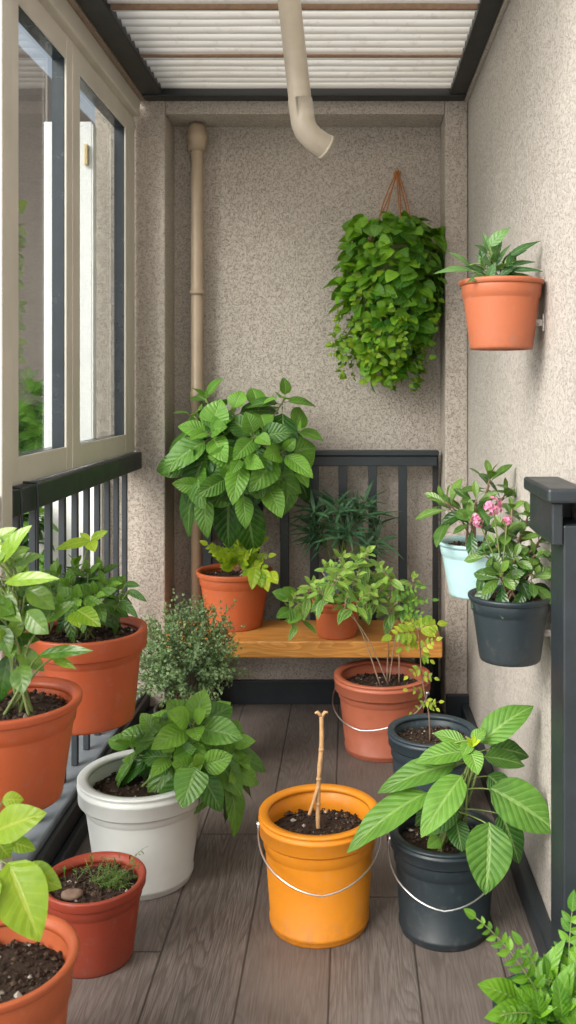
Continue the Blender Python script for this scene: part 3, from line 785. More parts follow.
for k in range(5): 
    a = k * 1.3; b_ = P(472, 745, 2.24); lc.leaf(b_, b_ + V((math.cos(a) * .02, -.012, .018 + math.sin(a) * .014)), .013, FRONT, .15, .25, .01, 'ovate', 6, 2, .9)
lc.build('young_leaves', M['L_fern'], rt)

# ---- blue grey bucket with yellowing seedling
c = V((.262, 2.93, 0)); rt = thing('potted_seedling', c, 'blue grey bucket with a thin yellowing seedling by the right skirting', 'potted plant')
pb, s = pot(rt, c, .142, .115, .27, M['bluegrey'], 'bucket', .045, .035)
lf, st = MB(), MB(); Y = 2.92
st.tube(catmull([P(430, 742, Y), P(429, 715, Y), P(424, 690, Y), P(421, 668, Y), P(420, 645, Y), P(417, 628, Y)], 5), .0032, .0016, 7)
for (bx, by, tx, ty, dy, ll, n) in ((418, 632, 392, 636, -.05, .06, 4), (417, 630, 437, 624, .02, .055, 4), (418, 640, 402, 648, -.04, .04, 3), (417, 630, 410, 620, 0, .03, 3), (420, 650, 436, 640, -.02, .035, 3),
                                    (421, 668, 408, 676, -.03, .03, 2), (422, 676, 434, 678, 0, .028, 2), (425, 694, 408, 690, -.02, .028, 2), (427, 706, 439, 702, -.02, .028, 2), (425, 700, 436, 708, -.03, .025, 2), (426, 702, 412, 712, -.02, .02, 2), (421, 655, 430, 660, 0, .03, 2)):
    pinnate(lf, st, P(bx, by, Y), P(tx, ty, Y + dy), n, ll, .58, .12, 'ovate', FRONT, .0008)
finish(rt, lf, st, 'L_seed', 'stem_brown')

# ---- terracotta floor bucket with netted leaves
c = V((.122, 3.465, 0)); rt = thing('potted_plant', c, 'pinkish terracotta bucket on the floor with tall thin stems of pale netted leaves', 'potted plant')
pb, s = pot(rt, c, .182, .140, .283, M['terra_pink'], 'bucket', .055, .045)
bail(pb, c, .180, .235, .10, .0, R(-28), .01, .0028)
lf, st = MB(), MB()
tips = [(322, 572, -.05), (342, 566, -.16), (360, 560, -.12), (300, 600, -.06), (318, 585, -.10), (335, 572, -.12), (352, 560, -.06), (372, 566, -.08), (392, 572, -.02), (345, 595, -.18), (366, 598, -.15), (388, 600, -.08), (408, 602, 0), (310, 605, -.02), (362, 580, .03), (384, 586, .03), (400, 585, 0)]
for k, (x, y, dy) in enumerate(tips):
    tp = P(x, y, 3.42 + dy)
    b = V((c.x + random.uniform(-.07, .07), c.y + random.uniform(-.05, .05), s.z - .01))
    if k % 4 == 0:
        st.tube(catmull([b, b.lerp(tp, .4) + V((0, 0, .07)), tp], 6), .0027, .0013, 6)
    for q in range(2):
        t2 = tp + V((random.gauss(0, .028), random.gauss(0, .03), random.gauss(0, .022)))
        if q: st.tube(bez(tp - UP * .04, tp.lerp(t2, .5) - UP * .01, t2, 4), .0014, .001, 4)
        rosette(lf, st, t2, (random.uniform(-.5, .5), -.5, .8), 9, .024, .062, .50, 60, -30, .007, 'ovate', .28, .12, .2, .025, (0, 1), .2, 6, 3)
finish(rt, lf, st, 'L_nerve', 'stem_pale')
lf, st = MB(), MB()
for (x, y, tx, ty, dy) in ((290, 598, 272, 592, -.02), (292, 610, 276, 618, -.05), (300, 612, 288, 624, -.05), (296, 600, 283, 587, -.04)):
    lf.leaf(P(x, y, 3.36), P(tx, ty, 3.36 + dy), .05, FRONT, .1, .2, .015, 'ovate', 8, 3)
st.tube(catmull([P(318, 612, 3.38), P(300, 603, 3.36), P(284, 597, 3.35)], 5), .0018, .001, 6)
for (x, y, tx, ty) in ((398, 606, 432, 600), (395, 612, 426, 616), (392, 596, 420, 588)):
    pinnate(lf, None, P(x, y, 3.36), P(tx, ty, 3.30), 5, .04, .5, .1, 'ovate', FRONT, .001)
o = lf.build('side_leaves', M['L_white'], rt); st.build('side_stem', M['stem_pale'], rt)

# ---- off white bucket
c = V((-.572, 2.56, 0)); rt = thing('potted_plant', c, 'large off white bucket with a broad leaved green plant spilling over its right side', 'potted plant')
pb, s = pot(rt, c, .180, .132, .287, M['white_pot'], 'bucket', .060, .045)
lf, st = MB(), MB()
for (x, y, dy, ax, n, l1) in ((186, 716, -.04, (0.1, -.7, .75), 15, .175), (150, 728, .02, (-.35, -.4, .85), 10, .14), (222, 738, .02, (.6, -.3, .6), 10, .15), (192, 760, -.10, (.3, -.8, .4), 8, .13), (125, 738, .02, (-.5, -.25, .8), 8, .12), (226, 760, -.02, (.8, -.4, .3), 8, .14), (165, 748, -.06, (-.2, -.8, .6), 6, .11), (198, 712, .08, (.2, -.1, .9), 8, .15), (168, 712, .08, (-.2, -.1, .9), 7, .13)):
    tp = P(x + 7, y + 8, 2.58 + dy)
    st.tube(catmull([V((c.x + .02 + random.uniform(-.04, .06), c.y + random.uniform(-.03, .05), s.z - .01)), V((c.x + .05, c.y, s.z + .06)), tp - V(ax).normalized() * .06, tp], 5), .0045, .0028, 7)
    rosette(lf, st, tp, ax, n, .06, l1, .66, 55, -30, .006, 'ovate', .35, .16, .22, .022, (.0, .95), .18, 10, 4)
lf.leaf(P(196, 768, 2.44), P(182, 809, 2.38), .092, V((-.1, -.97, .2)), .12, .2, .02, 'heart', 10, 4, .35)
finish(rt, lf, st, 'L_white')

# ---- brick red pot, grassy seedlings
c = V((-.612, 2.20, 0)); rt = thing('potted_grass', c, 'small brick red pot with wispy grass seedlings and a flat stone on the soil', 'potted plant')
pb, s = pot(rt, c, .122, .092, .188, M['terra_deep'], 'plain', .024, .022)
lf, st = MB(), MB()
for k in range(120):
    a = random.random() * 6.28; r = .028 * random.random()
    b = s + V((.035 + r * math.cos(a) * 1.6, .01 + r * math.sin(a) * 1.3, -.004))
    d = V((random.gauss(.25, .6), random.gauss(-.15, .6), .85)).normalized(); L = random.uniform(.02, .075)
    tp = b + d * L - UP * L * random.uniform(0, .45)
    st.tube(bez(b, b + d * L * .6 + UP * .006, tp, 4), .0006, .0004, 4)
    for j in range(random.randint(3, 7)):
        q = b.lerp(tp, random.uniform(.3, 1)); lf.blade(q, q + V((random.gauss(0, .005), random.gauss(0, .005), random.gauss(.002, .004))), .0028)
for k in range(10):
    b = s + V((random.uniform(-.09, .09), random.uniform(.0, .08), -.004)); d = V((random.gauss(0, .4), random.gauss(0, .3), 1)).normalized(); L = random.uniform(.03, .06)
    st.tube([b, b + d * L * .6, b + d * L + V((.006, 0, 0))], .0007, .0004, 4)
    for j in range(4): lf.blade(b + d * L * random.uniform(.5, 1), b + d * L + V((random.gauss(0, .008), random.gauss(0, .008), random.gauss(.0, .006))), .004)
for (tx, ty) in ((148, 846), (140, 868)):
    b = s + V((.05, 0, 0)); t_ = P(tx, ty, 2.15); st.tube(bez(b, (b + t_) / 2 + UP * .03, t_, 6), .0007, .0004, 4)
    for j in range(7):
        q = b.lerp(t_, random.uniform(.5, 1)) + UP * .01; lf.blade(q, q + V((random.gauss(0, .006), random.gauss(0, .006), random.gauss(0, .005))), .003)
finish(rt, lf, st, 'L_hero')
mb = MB(); sv = s + V((-.038, -.05, .006)); vs = []; n = 18
for (r, z) in ((.019, -.006), (.023, 0), (.021, .005), (.014, .007)):
    for k in range(n):
        a = 2 * PI * k / n; rr = r * (1 + .15 * mnoise.noise(V((math.cos(a) * 2, math.sin(a) * 2, 1)))); vs.append((sv.x + rr * math.cos(a) * 1.15, sv.y + rr * math.sin(a) * .9, sv.z + z))
fs = [(j * n + k, j * n + (k + 1) % n, (j + 1) * n + (k + 1) % n, (j + 1) * n + k) for j in range(3) for k in range(n)] + [tuple(3 * n + k for k in range(n))]
mb.add(vs, fs); stn = mb.build('flat_stone', M['stone']); tag(stn, 'flat brown stone lying on the soil of the brick red pot', 'stone')

# ---- terracotta pot, bottom left corner
c = V((-.650, 1.68, 0)); rt = thing('potted_plant', c, 'terracotta pot in the bottom left corner with big lime coloured leaves', 'potted plant')
pb, s = pot(rt, c, .150, .110, .318, M['terra_light'], 'plain', .016, .045)
lf, st = MB(), MB(); Y = 1.64
hand = [(-6, 832, 47, 813, 36, .02, .0, .7, V((-.1, -.8, .55))), (8, 862, 40, 942, 52, .0, -.06, .6, V((.25, -.85, .45))), (20, 872, 62, 888, 30, .02, .0, .45, V((.1, -.7, .7))), (-4, 840, 10, 858, 22, .03, .03, .3), (-14, 862, -60, 900, 40, 0, -.05, .5), (2, 800, 24, 800, 16, .05, .06, .8),
        (-20, 830, -70, 810, 34, 0, 0, .6), (-8, 806, -30, 780, 26, .05, .06, .8), (10, 842, 36, 850, 16, .04, .04, .3), (-12, 875, -20, 925, 34, -.02, -.08, .5)]
handleaves(lf, st, hand, 560, Y, lambda b: V((-.665, 1.66, min(b.z - .01, .50))), 'ovate', .14, .25, .015, 10, 4)
stemto(st, (-.66, 1.67, s.z - .01), (-.665, 1.66, .49), .005, .003, .01)
finish(rt, lf, st, 'L_lime')

# ---- bush behind the white bucket
c = V((-.567, 3.22, 0)); rt = thing('potted_bush', c, 'bushy plant of tiny grey green leaves in front of the bench', 'potted plant')
pb, s = pot(rt, c, .118, .09, .24, M['slate'], 'plain', .035, .03)
lf, st = MB(), MB(); cc = V((-.567, 3.2, .36))
for k in range(420):
    d = V((random.gauss(0, 1), random.gauss(-.15, 1), random.gauss(.45, .8))).normalized()
    if d.z < -.55: continue
    rad = V((d.x * .212, d.y * .19, d.z * (.235 if d.z > 0 else .21))) * random.uniform(.70, 1.04)
    if random.random() < .13: rad *= random.uniform(1.08, 1.24)
    b = V((c.x + d.x * .05, c.y + d.y * .05, s.z)); tp = cc + rad + V((0, 0, .03))
    pts = bez(b, cc + rad * .4 + UP * .05, tp, 8)
    if k % 3 == 0: st.tube(pts, .0014, .0005, 4)
    for j in range(24):
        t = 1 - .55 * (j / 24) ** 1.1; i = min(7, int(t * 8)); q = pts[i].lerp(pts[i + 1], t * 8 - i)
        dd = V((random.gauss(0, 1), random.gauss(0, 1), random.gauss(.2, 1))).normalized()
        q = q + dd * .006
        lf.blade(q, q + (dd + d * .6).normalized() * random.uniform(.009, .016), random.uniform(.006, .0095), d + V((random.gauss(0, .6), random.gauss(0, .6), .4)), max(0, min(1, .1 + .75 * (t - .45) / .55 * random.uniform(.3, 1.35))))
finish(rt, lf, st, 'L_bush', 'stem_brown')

# ---- front right ferny plant
c = V((.372, 1.765, 0)); rt = thing('potted_fern', c, 'low dark pot with bright ferny fronds and broad leaves in the bottom right corner', 'potted plant')
pb, s = pot(rt, c, .098, .078, .175, M['slate'], 'plain', .03, .03)
lf, st = MB(), MB(); Y = 1.77
for (bx, by, tx, ty, d0, d1, n, ll) in ((548, 1010, 476, 918, 0, -.02, 9, .046), (566, 1000, 572, 912, .03, .05, 6, .06), (566, 1010, 592, 930, 0, .02, 8, .05), (556, 1012, 522, 945, .02, .05, 8, .045), (570, 1015, 620, 985, 0, 0, 10, .03), (550, 1020, 500, 1016, -.03, -.08, 8, .03)):
    pinnate(lf, st, P(bx, by, Y + d0), P(tx, ty, Y + d1), n, ll, .50, .16, 'ovate', V((-.3, -.7, .6)), .0014, (.1, .9), 48)
hand = [(520, 1000, 477, 984, 26, 0, -.03, .75), (532, 1002, 566, 938, 20, .02, .04, .6, V((-.6, -.6, .3))), (528, 1010, 484, 1018, 22, -.03, -.08, .8), (545, 1015, 520, 985, 18, -.02, -.04, .6), (555, 1015, 574, 962, 22, -.03, -.02, .5, V((-.6, -.7, .3))),
        (560, 1018, 600, 1000, 24, -.03, -.05, .6), (540, 1020, 535, 990, 16, -.05, -.07, .4), (562, 1020, 556, 975, 18, -.05, -.06, .3)]
handleaves(lf, st, hand, 520, Y, lambda b: V((c.x + .01, c.y, s.z + .01)), 'ovate', .12, .25, .012, 10, 4)
for k in range(5): rosette(lf, st, V((c.x + random.uniform(-.05, .06), c.y + random.uniform(-.05, .03), s.z + random.uniform(.03, .1))), (random.uniform(-.4, .4), -.4, .8), 8, .03, .075, .45, 65, 0, .005, 'lance', .15)
finish(rt, lf, st, 'L_fr')

# ================================================================== BENCH PLANTS
ZB = .392
c = V((-.468, 3.735, ZB + .001)); rt = thing('potted_fern', c, 'terracotta pot with yellow green feathery plant at the left end of the bench', 'potted plant')
pb, s = pot(rt, c, .155, .110, .226, M['terra'], 'plain', .020, .025)
lf, st = MB(), MB(); Y = 3.73
for (bx, by, tx, ty, dy) in ((236, 572, 216, 550, -.03), (237, 570, 226, 530, 0), (238, 570, 247, 535, -.02), (239, 570, 262, 542, -.03), (240, 572, 268, 556, -.06), (240, 573, 262, 566, -.1), (236, 572, 208, 545, .02), (238, 570, 238, 545, -.08), (240, 572, 270, 576, -.1), (238, 571, 252, 552, -.1), (236, 571, 222, 556, -.08)):
    pinnate(lf, st, P(bx, by, Y), P(tx, ty, Y + dy), 7, .058, .56, .18, 'ovate', FRONT, .0012, (.1, 1), ang=50)
for (x, y, tx, ty) in ((262, 568, 268, 592), (256, 566, 252, 590), (268, 572, 278, 584), (258, 570, 262, 588)):
    lf.leaf(P(x, y, 3.62), P(tx, ty, 3.56), .05, FRONT, .1, .2, .02, 'ovate', 8, 3)
finish(rt, lf, st, 'L_fern', 'stem_pale')

c = V((-.05, 3.588, ZB + .001)); rt = thing('potted_plant', c, 'terracotta pot on the bench mostly hidden behind the netted leaves', 'potted plant')
pb, s = pot(rt, c, .098, .076, .14, M['terra'], 'plain', .016, .025)
lf, st = MB(), MB()
for (x, y, dy) in ((320, 590, 0), (340, 580, -.04), (358, 592, 0), (336, 600, -.06)):
    tp = P(x, y, 3.60 + dy); stemto(st, V((c.x, c.y, s.z - .01)), tp, .002, .0013, .02); rosette(lf, st, tp, (random.uniform(-.3, .3), -.5, .8), 8, .03, .065, .56, 60, -25, .008, 'ovate')
finish(rt, lf, st, 'L_mid')

c = V((-.035, 3.757, ZB + .001)); rt = thing('potted_palm', c, 'dusty teal pot with dark narrow spiky leaves against the back railing', 'potted plant')
pb, s = pot(rt, c, .078, .064, .25, M['teal'], 'plain', .02, .03)
lf, st = MB(), MB(); Y = 3.74
for k in range(26):
    x = 308 + 72 * (k + .5) / 26 + random.uniform(-8, 8); y = random.uniform(498, 548)
    hub_ = P(x, y, Y + random.uniform(-.1, .06)); b = V((c.x + random.uniform(-.03, .03), c.y + random.uniform(-.03, .03), s.z - .01))
    st.tube(catmull([b, b.lerp(hub_, .5) + UP * .03, hub_], 5), .002, .0012, 5)
    ax = (hub_ - b).normalized() + V((0, -.25, .15))
    axn, u, w = basis(ax)
    for j in range(11):
        a = j * 2.4 + random.random(); e = R(random.uniform(-5, 50)); d = (u * math.cos(a) + w * math.sin(a)) * math.cos(e) + axn * math.sin(e)
        L = random.uniform(.07, .135); lf.leaf(hub_ - axn * .003 * j, hub_ + d * L - UP * L * .2, L * .125, axn, .1, .2, 0, 'lance', 5, 1)
finish(rt, lf, st, 'L_dark')

# ---- large hanging plant on the back railing
c = V((-.43, 3.715, .86)); rt = thing('hanging_plant', c, 'large plant of broad rich green leaves hung on the back railing above the bench', 'potted plant')
pb, s = pot(rt, c, .100, .08, .17, M['slate'], 'plain', .035, .025)
for x in (-.05, .05):
    hk = MB(); hk.tube([c + V((x, .080, .14)), c + V((x, .112, .18)), c + V((x, .115, .245)), c + V((x, .16, .253)), c + V((x, .205, .245)), c + V((x, .207, .21))], .004, .004, 8); hk.build('hook', M['black'], rt)
lf, st = MB(), MB()
for (x, y, dy, ax, n, l1) in ((212, 432, -.14, (-.15, -.8, .5), 13, .19), (208, 398, 0, (-.25, -.4, .9), 9, .16), (236, 410, -.06, (0, -.55, .85), 9, .17), (262, 408, -.02, (.1, -.4, .9), 9, .16), (288, 398, -.02, (.3, -.35, .9), 8, .16), (286, 452, -.14, (.4, -.8, .4), 13, .175), (244, 458, -.18, (0, -.95, .3), 12, .19), (196, 462, -.08, (-.6, -.65, .3), 10, .18),
                              (206, 487, -.12, (-.3, -.9, .1), 8, .17), (246, 492, -.14, (.1, -.9, .0), 8, .165), (232, 478, -.16, (-.1, -.95, .1), 8, .17), (268, 482, -.12, (.25, -.9, .05), 7, .155), (300, 430, -.04, (.6, -.45, .5), 9, .165), (196, 415, .02, (-.6, -.25, .7), 8, .16), (258, 436, -.16, (.1, -.9, .45), 11, .17), (298, 470, -.06, (.6, -.65, .1), 6, .15)):
    tp = P(x - 3, y, 3.72 + dy)
    st.tube(catmull([V((c.x + random.uniform(-.05, .05), c.y, s.z - .01)), V((c.x, c.y, s.z + .03)).lerp(tp, .5), tp], 6), .0045, .003, 6)
    rosette(lf, st, tp, ax, max(5, n - 3), .085, l1 * 1.12, .67, 52, -34, .010, 'ovate', .42, .16, .26, .016, (0, 1), .16, 10, 4, jit=.5)
finish(rt, lf, st, 'L_big')

# ---- hanging basket
hz = P(397, 172, 3.93)
c = V((.168, 3.80, 1.80)); rt = thing('hanging_basket', c, 'bushy trailing vine basket hung by orange twine on the niche wall', 'hanging plant')
MB().lathe([(.001, 0), (.05, .005), (.085, .04), (.105, .10), (.108, .14), (.104, .14), (.10, .10), (.08, .06), (.001, .05)], c, 40).build('basket', M['stem'], rt)
rp_ = MB()
for (a, j) in ((.3, 0), (1.2, .003), (2.4, -.003), (3.4, .004), (4.2, 0), (5.2, -.002), (5.8, .003)):
    e = c + V((.106 * math.cos(a), .106 * math.sin(a), .139)); t_ = hz + V((j, -.008, 0))
    rp_.tube(catmull([t_ + V((0, 0, 0)), t_.lerp(e, .45) + V((j * 3, 0, .01)), e], 6), .0028, .0024, 6)
rp_.tube([hz + V((-.008, -.008, -.03)), hz + V((-.012, -.01, -.005)), hz + V((0, -.01, .008)), hz + V((.012, -.01, -.005)), hz + V((.008, -.008, -.03))], .004, .004, 6)
rp_.build('twine', M['rope'], rt)
MB().tube([hz + V((0, .038, 0)), hz + V((0, -.012, 0)), hz + V((0, -.018, .012))], .0045, .0035, 8).build('wall_hook', M['brass'], rt)
lf, lf2, st = MB(), MB(), MB()
prof = [(2.06, .10), (2.02, .165), (1.95, .20), (1.86, .212), (1.76, .212), (1.66, .19), (1.58, .155), (1.50, .115), (1.43, .08), (1.37, .05), (1.31, .02)]
def rprof(z):
    for (z1, r1), (z2, r2) in zip(prof, prof[1:]):
        if z2 <= z <= z1: return r1 + (r2 - r1) * (z1 - z) / (z1 - z2)
    return .04
def bleaf(p, d, L, out, young):
    tp = p + d * L
    if tp.y > 3.962: tp.y = 3.962
    if tp.x > .386: tp.x = .386
    (lf2 if young else lf).leaf(p, tp, L * random.uniform(.75, .98), out + UP * .45 + V((random.gauss(0, .4), random.gauss(0, .3), random.gauss(0, .35))), .14, .22, .03, 'heart', 6, 2, max(0, min(1, random.gauss(.55 if out.x < .2 else .3, .3))))  # left-facing leaves lighter: side light put into the tone
for k in range(860):
    z = 1.40 + (2.05 - 1.40) * random.random() ** .8
    a = random.uniform(-PI, PI); lump = 1 + .26 * mnoise.noise(V((math.cos(a) * 2.2, math.sin(a) * 2.2, z * 7)))
    r = min(rprof(z) * lump * .92, .205); lean = max(0, (1.75 - z)) * .10
    x = c.x - lean + math.cos(a) * r * random.uniform(.68, 1.06); y = c.y + math.sin(a) * min(r, .155) * random.uniform(.68, 1.06)
    if x > .372: x = .372 - random.random() * .03
    p = V((x, min(y, 3.945), z)); out = V((math.cos(a), math.sin(a) * 1.1, .25)).normalized()
    young = (z < 1.66 and x < c.x and random.random() < .75) or random.random() < .10
    L = random.uniform(.028, .052) if young else random.uniform(.038, .078) * (1.2 if x > c.x + .05 else 1)
    d = (out * .45 - UP * random.uniform(.15, 1) + V((random.gauss(0, .6), random.gauss(0, .35), random.gauss(0, .25)))).normalized()
    bleaf(p, d, L, out, young)
for k in range(46):                                     # loose trailing ends
    a = random.uniform(-PI, PI); z0 = random.uniform(1.5, 1.8); r = rprof(z0) * .95
    b = V((min(.36, c.x - (1.75 - z0) * .10 + r * math.cos(a)), min(3.93, c.y + min(r, .15) * math.sin(a)), z0))
    ln = random.uniform(.08, .22); out = V((math.cos(a), math.sin(a), 0))
    e = b + out * random.uniform(-.02, .035) - UP * ln + V((-.03, 0, 0)); e.x = min(e.x, .36); e.y = min(e.y, 3.94)
    if e.z < 1.335: e.z = 1.335 + random.random() * .04
    pts = catmull([b, b.lerp(e, .5) + out * .02, e], 5); st.tube(pts, .0012, .0007, 4)
    for j in range(int(ln / .011)):
        i = random.randrange(len(pts)); p = pts[i]; dd = V((random.gauss(0, 1), random.gauss(-.3, .8), random.gauss(-.3, .5))).normalized()
        bleaf(p, dd, random.uniform(.018, .034), out + V((0, -.4, 0)), random.random() < .8)
for k in range(45):
    a = random.uniform(0, 6.28); e = c + V((.1 * math.cos(a), .1 * math.sin(a), .14)); z = random.uniform(1.38, 1.7); r = rprof(z) * .8
    m = c + V((r * math.cos(a) * 1.3, min(.13, r) * math.sin(a), .08)); t_ = V((c.x + r * math.cos(a) - max(0, 1.75 - z) * .08, c.y + min(.13, r) * math.sin(a), z))
    st.tube(catmull([e, m, t_], 5), .0015, .0008, 5)
finish(rt, lf, st, 'L_ivy'); lf2.build('young_foliage', M['L_ivy_l'], rt)

# ================================================================== RIGHT WALL POTS
def bracket(root, c, r, h):
    """flat metal strap fixing the pot to the wall"""
    mb = MB(); z = c.z + h * .40
    mb.box((XR - .005, c.y - .010, z - .022), (XR - .001, c.y + .010, z + .022), .001)
    mb.box((c.x + r * .88, c.y - .007, z - .008), (XR - .005, c.y + .007, z + .008), .001)
    mb.build('wall_bracket', M['stucco_pale'], root)
c = V((.378, 2.30, 1.452)); rt = thing('wall_planter', c, group='pots hung on the right wall', label='terracotta pot hung highest on the right wall with sparse blue green leaves', cat='potted plant')
pb, s = pot(rt, c, .106, .078, .172, M['terra_wall'], 'plain', .013, .02)
bracket(rt, c, .088, .168)
lf, st = MB(), MB(); Y = 2.30
hand = [(472, 270, 433, 274, 10, -.02, -.08, .9), (470, 266, 447, 252, 9, 0, -.03, .95), (489, 247, 511, 227, 14, 0, 0, .9), (488, 254, 474, 245, 10, 0, -.02, .3), (508, 257, 541, 241, 9, 0, .02, .2), (505, 271, 545, 272, 8, -.02, -.03, .1), (505, 267, 537, 262, 8, .02, .02, .25),
        (490, 262, 503, 236, 11, .02, .03, .3), (486, 276, 466, 283, 9, -.04, -.09, .4), (492, 276, 500, 250, 11, .01, 0, .05), (498, 278, 520, 264, 9, -.02, -.03, .15), (484, 268, 480, 246, 10, .02, .03, .2), (480, 272, 462, 262, 9, .02, .02, .3), (494, 270, 478, 258, 12, -.03, -.06, .5), (500, 275, 515, 252, 8, .03, .05, .1), (488, 280, 496, 262, 10, -.05, -.06, .35), (502, 262, 528, 250, 8, .03, .05, .1), (490, 252, 482, 232, 9, .02, .03, .6)]
handleaves(lf, st, hand, 400, Y, lambda b: V((c.x + .01, c.y, s.z - .005)) if b.z < 1.66 else V(((b.x + c.x) / 2, c.y, 1.66)), 'lance', .12, .25, .01, 8, 3)
for (x, y, ax, n, l1) in ((496, 258, (0, -.3, 1), 10, .085), (484, 268, (-.4, -.3, .8), 8, .075), (510, 266, (.4, -.2, .8), 8, .075)):
    rosette(lf, st, P(x, y, 2.30), ax, n, .035, l1, .34, 70, 10, .006, 'lance', .12, tone=(.05, .8))
for dx in (-.02, .0, .02): stemto(st, (c.x + dx, c.y, s.z - .01), (c.x + dx * 1.5 + .005, c.y, 1.665), .003, .002, .006)
finish(rt, lf, st, 'L_teal')

c = V((.364, 2.68, .755)); rt = thing('wall_planter', c, group='pots hung on the right wall', label='pale aqua pot on the right wall with leathery leaves beside the flowering dark pot', cat='potted plant')
pb, s = pot(rt, c, .108, .076, .155, M['pale_blue'], 'plain', .011, .018)
bracket(rt, c, .092, .155)
lf, st = MB(), MB()
for (x, y, dy, ax, n, l1) in ((490, 478, 0, (.1, -.3, .95), 10, .115), (446, 502, -.02, (-.5, -.4, .75), 11, .12), (476, 500, -.05, (0, -.6, .8), 8, .10), (462, 510, .03, (-.3, -.2, .9), 7, .1), (505, 495, .02, (.4, -.3, .8), 8, .10), (470, 520, -.08, (-.2, -.6, .7), 7, .09)):
    tp = P(x, y, 2.66 + dy); st.tube(catmull([V((c.x + random.uniform(-.03, .03), c.y, s.z - .01)), V((c.x, c.y, s.z)).lerp(tp, .55) + UP * .02, tp], 5), .0035, .0022, 7)
    rosette(lf, st, tp, ax, n, .05, l1, .36, 65, -10, .005, 'obov', .15, .12, .25, .008, (0, .8), .08, 8, 3)
finish(rt, lf, st, 'L_rhodo', 'stem_brown')

c = V((.383, 2.205, .708)); rt = thing('wall_planter', c, group='pots hung on the right wall', label='dark slate pot hung on the right wall with pink flower clusters', cat='potted plant')
pb, s = pot(rt, c, .100, .073, .155, M['slate'], 'plain', .013, .015)
bracket(rt, c, .09, .155)
lf, st, fl = MB(), MB(), MB()
for (x, y, dy, ax, n, l1) in ((500, 572, -.07, (-.2, -.75, .6), 12, .075), (534, 575, -.06, (.2, -.7, .6), 11, .075), (520, 535, .0, (.1, -.5, .85), 11, .085), (505, 528, -.01, (-.2, -.5, .8), 9, .08), (540, 540, .0, (.3, -.3, .8), 8, .08), (512, 508, .03, (.05, -.3, .9), 9, .085), (528, 515, .03, (.2, -.2, .9), 8, .08), (485, 555, -.02, (-.6, -.4, .5), 7, .07), (515, 558, -.05, (0, -.8, .6), 9, .075), (535, 555, -.03, (.2, -.6, .7), 8, .07), (496, 545, .0, (-.3, -.4, .7), 8, .075)):
    tp = P(x, y, 2.205 + dy); 
    if tp.x > XR - .03: tp.x = XR - .03
    st.tube(catmull([V((c.x + random.uniform(-.03, .03), c.y + random.uniform(-.02, .02), s.z - .01)), V((c.x, c.y, s.z)).lerp(tp, .55) + UP * .02, tp], 5), .0032, .002, 7)
    rosette(lf, st, tp, ax, n, .03, l1, .44, 60, -20, .005, 'obov', .2, .12, .25, .008, (0, .85), .08, 8, 3)
finish(rt, lf, st, 'L_rhodo', 'stem_brown')
for (x, y, dy, r) in ((493, 506, -.06, .021), (478, 520, -.06, .016), (507, 521, -.05, .009)):
    q = P(x, y, 2.205 + dy)
    ct = MB(); ct.tube(catmull([V((c.x, c.y, s.z)), V((c.x - .02, c.y - .02, s.z + .06)), q], 6), .0022, .0016, 6); ct.build('flower_stalk', M['stem'], rt)
    fl = MB()
    for k in range(int(34 * (r / .02) ** 1.5)):
        d = V((random.gauss(0, 1), random.gauss(-.3, 1), random.gauss(.2, .8))).normalized(); p = q + d * r * random.uniform(.5, 1)
        ax, u, w = basis(d)
        for j in range(5):
            a = j * 1.2566; dd = (u * math.cos(a) + w * math.sin(a) + ax * .35).normalized(); fl.blade(p, p + dd * .0075, .0055, ax, random.random())
    fl.build('flower', M['pink'], rt)

# ================================================================== LEFT RAILING POTS
def railhook(root, c, r, h):
    mb = MB()
    for dy in (-.06, .06):
        mb.tube([V((c.x - r * .78, c.y + dy, c.z + h - .05)), V((-.842, c.y + dy, c.z + h - .01)), V((-.842, c.y + dy, 1.06)), V((-.845, c.y + dy, 1.100)), V((-.90, c.y + dy, 1.102)), V((-.962, c.y + dy, 1.10)), V((-.964, c.y + dy, 1.06))], .004, .004, 8)
    mb.build('rail_hook', M['char'], root)
c = V((-.692, 2.42, .487)); rt = thing('railing_planter', c, group='pots hung on the side railing', label='broad terracotta pot hung on the side railing, farther from the camera, under the window', cat='potted plant')
pb, s = pot(rt, c, .155, .122, .238, M['terra_rail'], 'plain', .052, .025)
railhook(rt, c, .15, .238)
lf, st = MB(), MB()
for (x, y, dy, ax, n, l1) in ((70, 585, -.05, (-.1, -.7, .7), 12, .085), (88, 572, 0, (.1, -.4, .9), 11, .08), (105, 585, 0, (.4, -.4, .8), 10, .085), (58, 572, .02, (-.4, -.3, .8), 10, .08), (95, 595, -.07, (.2, -.8, .5), 10, .08), (78, 600, -.09, (0, -.9, .4), 9, .075), (118, 590, .04, (.6, -.2, .6), 8, .08), (50, 590, -.04, (-.5, -.6, .4), 9, .085), (75, 565, .05, (0, 0, 1), 9, .08), (100, 570, .05, (.2, 0, 1), 8, .08), (64, 605, -.08, (-.2, -.9, .4), 8, .075)):
    tp = P(x, y, 2.42 + dy); st.tube(catmull([V((c.x + random.uniform(-.05, .05), c.y + random.uniform(-.05, .05), s.z - .01)), V((c.x, c.y, s.z)).lerp(tp, .5) + UP * .02, tp], 5), .0028, .0018, 6)
    rosette(lf, st, tp, ax, n, .035, l1, .50, 60, -25, .006, 'ovate', .25, .13, .22, .018, (0, .85), .15, 8, 3)
handleaves(lf, st, [(128, 590, 147, 602, 8, 0, -.02, .1), (120, 600, 138, 618, 9, -.02, -.05, .15), (125, 584, 140, 586, 8, .02, .02, .2)], 380, 2.42, lambda b: V((c.x + .05, c.y, s.z + .02)))
finish(rt, lf, st, 'L_mid')
lf, st = MB(), MB()
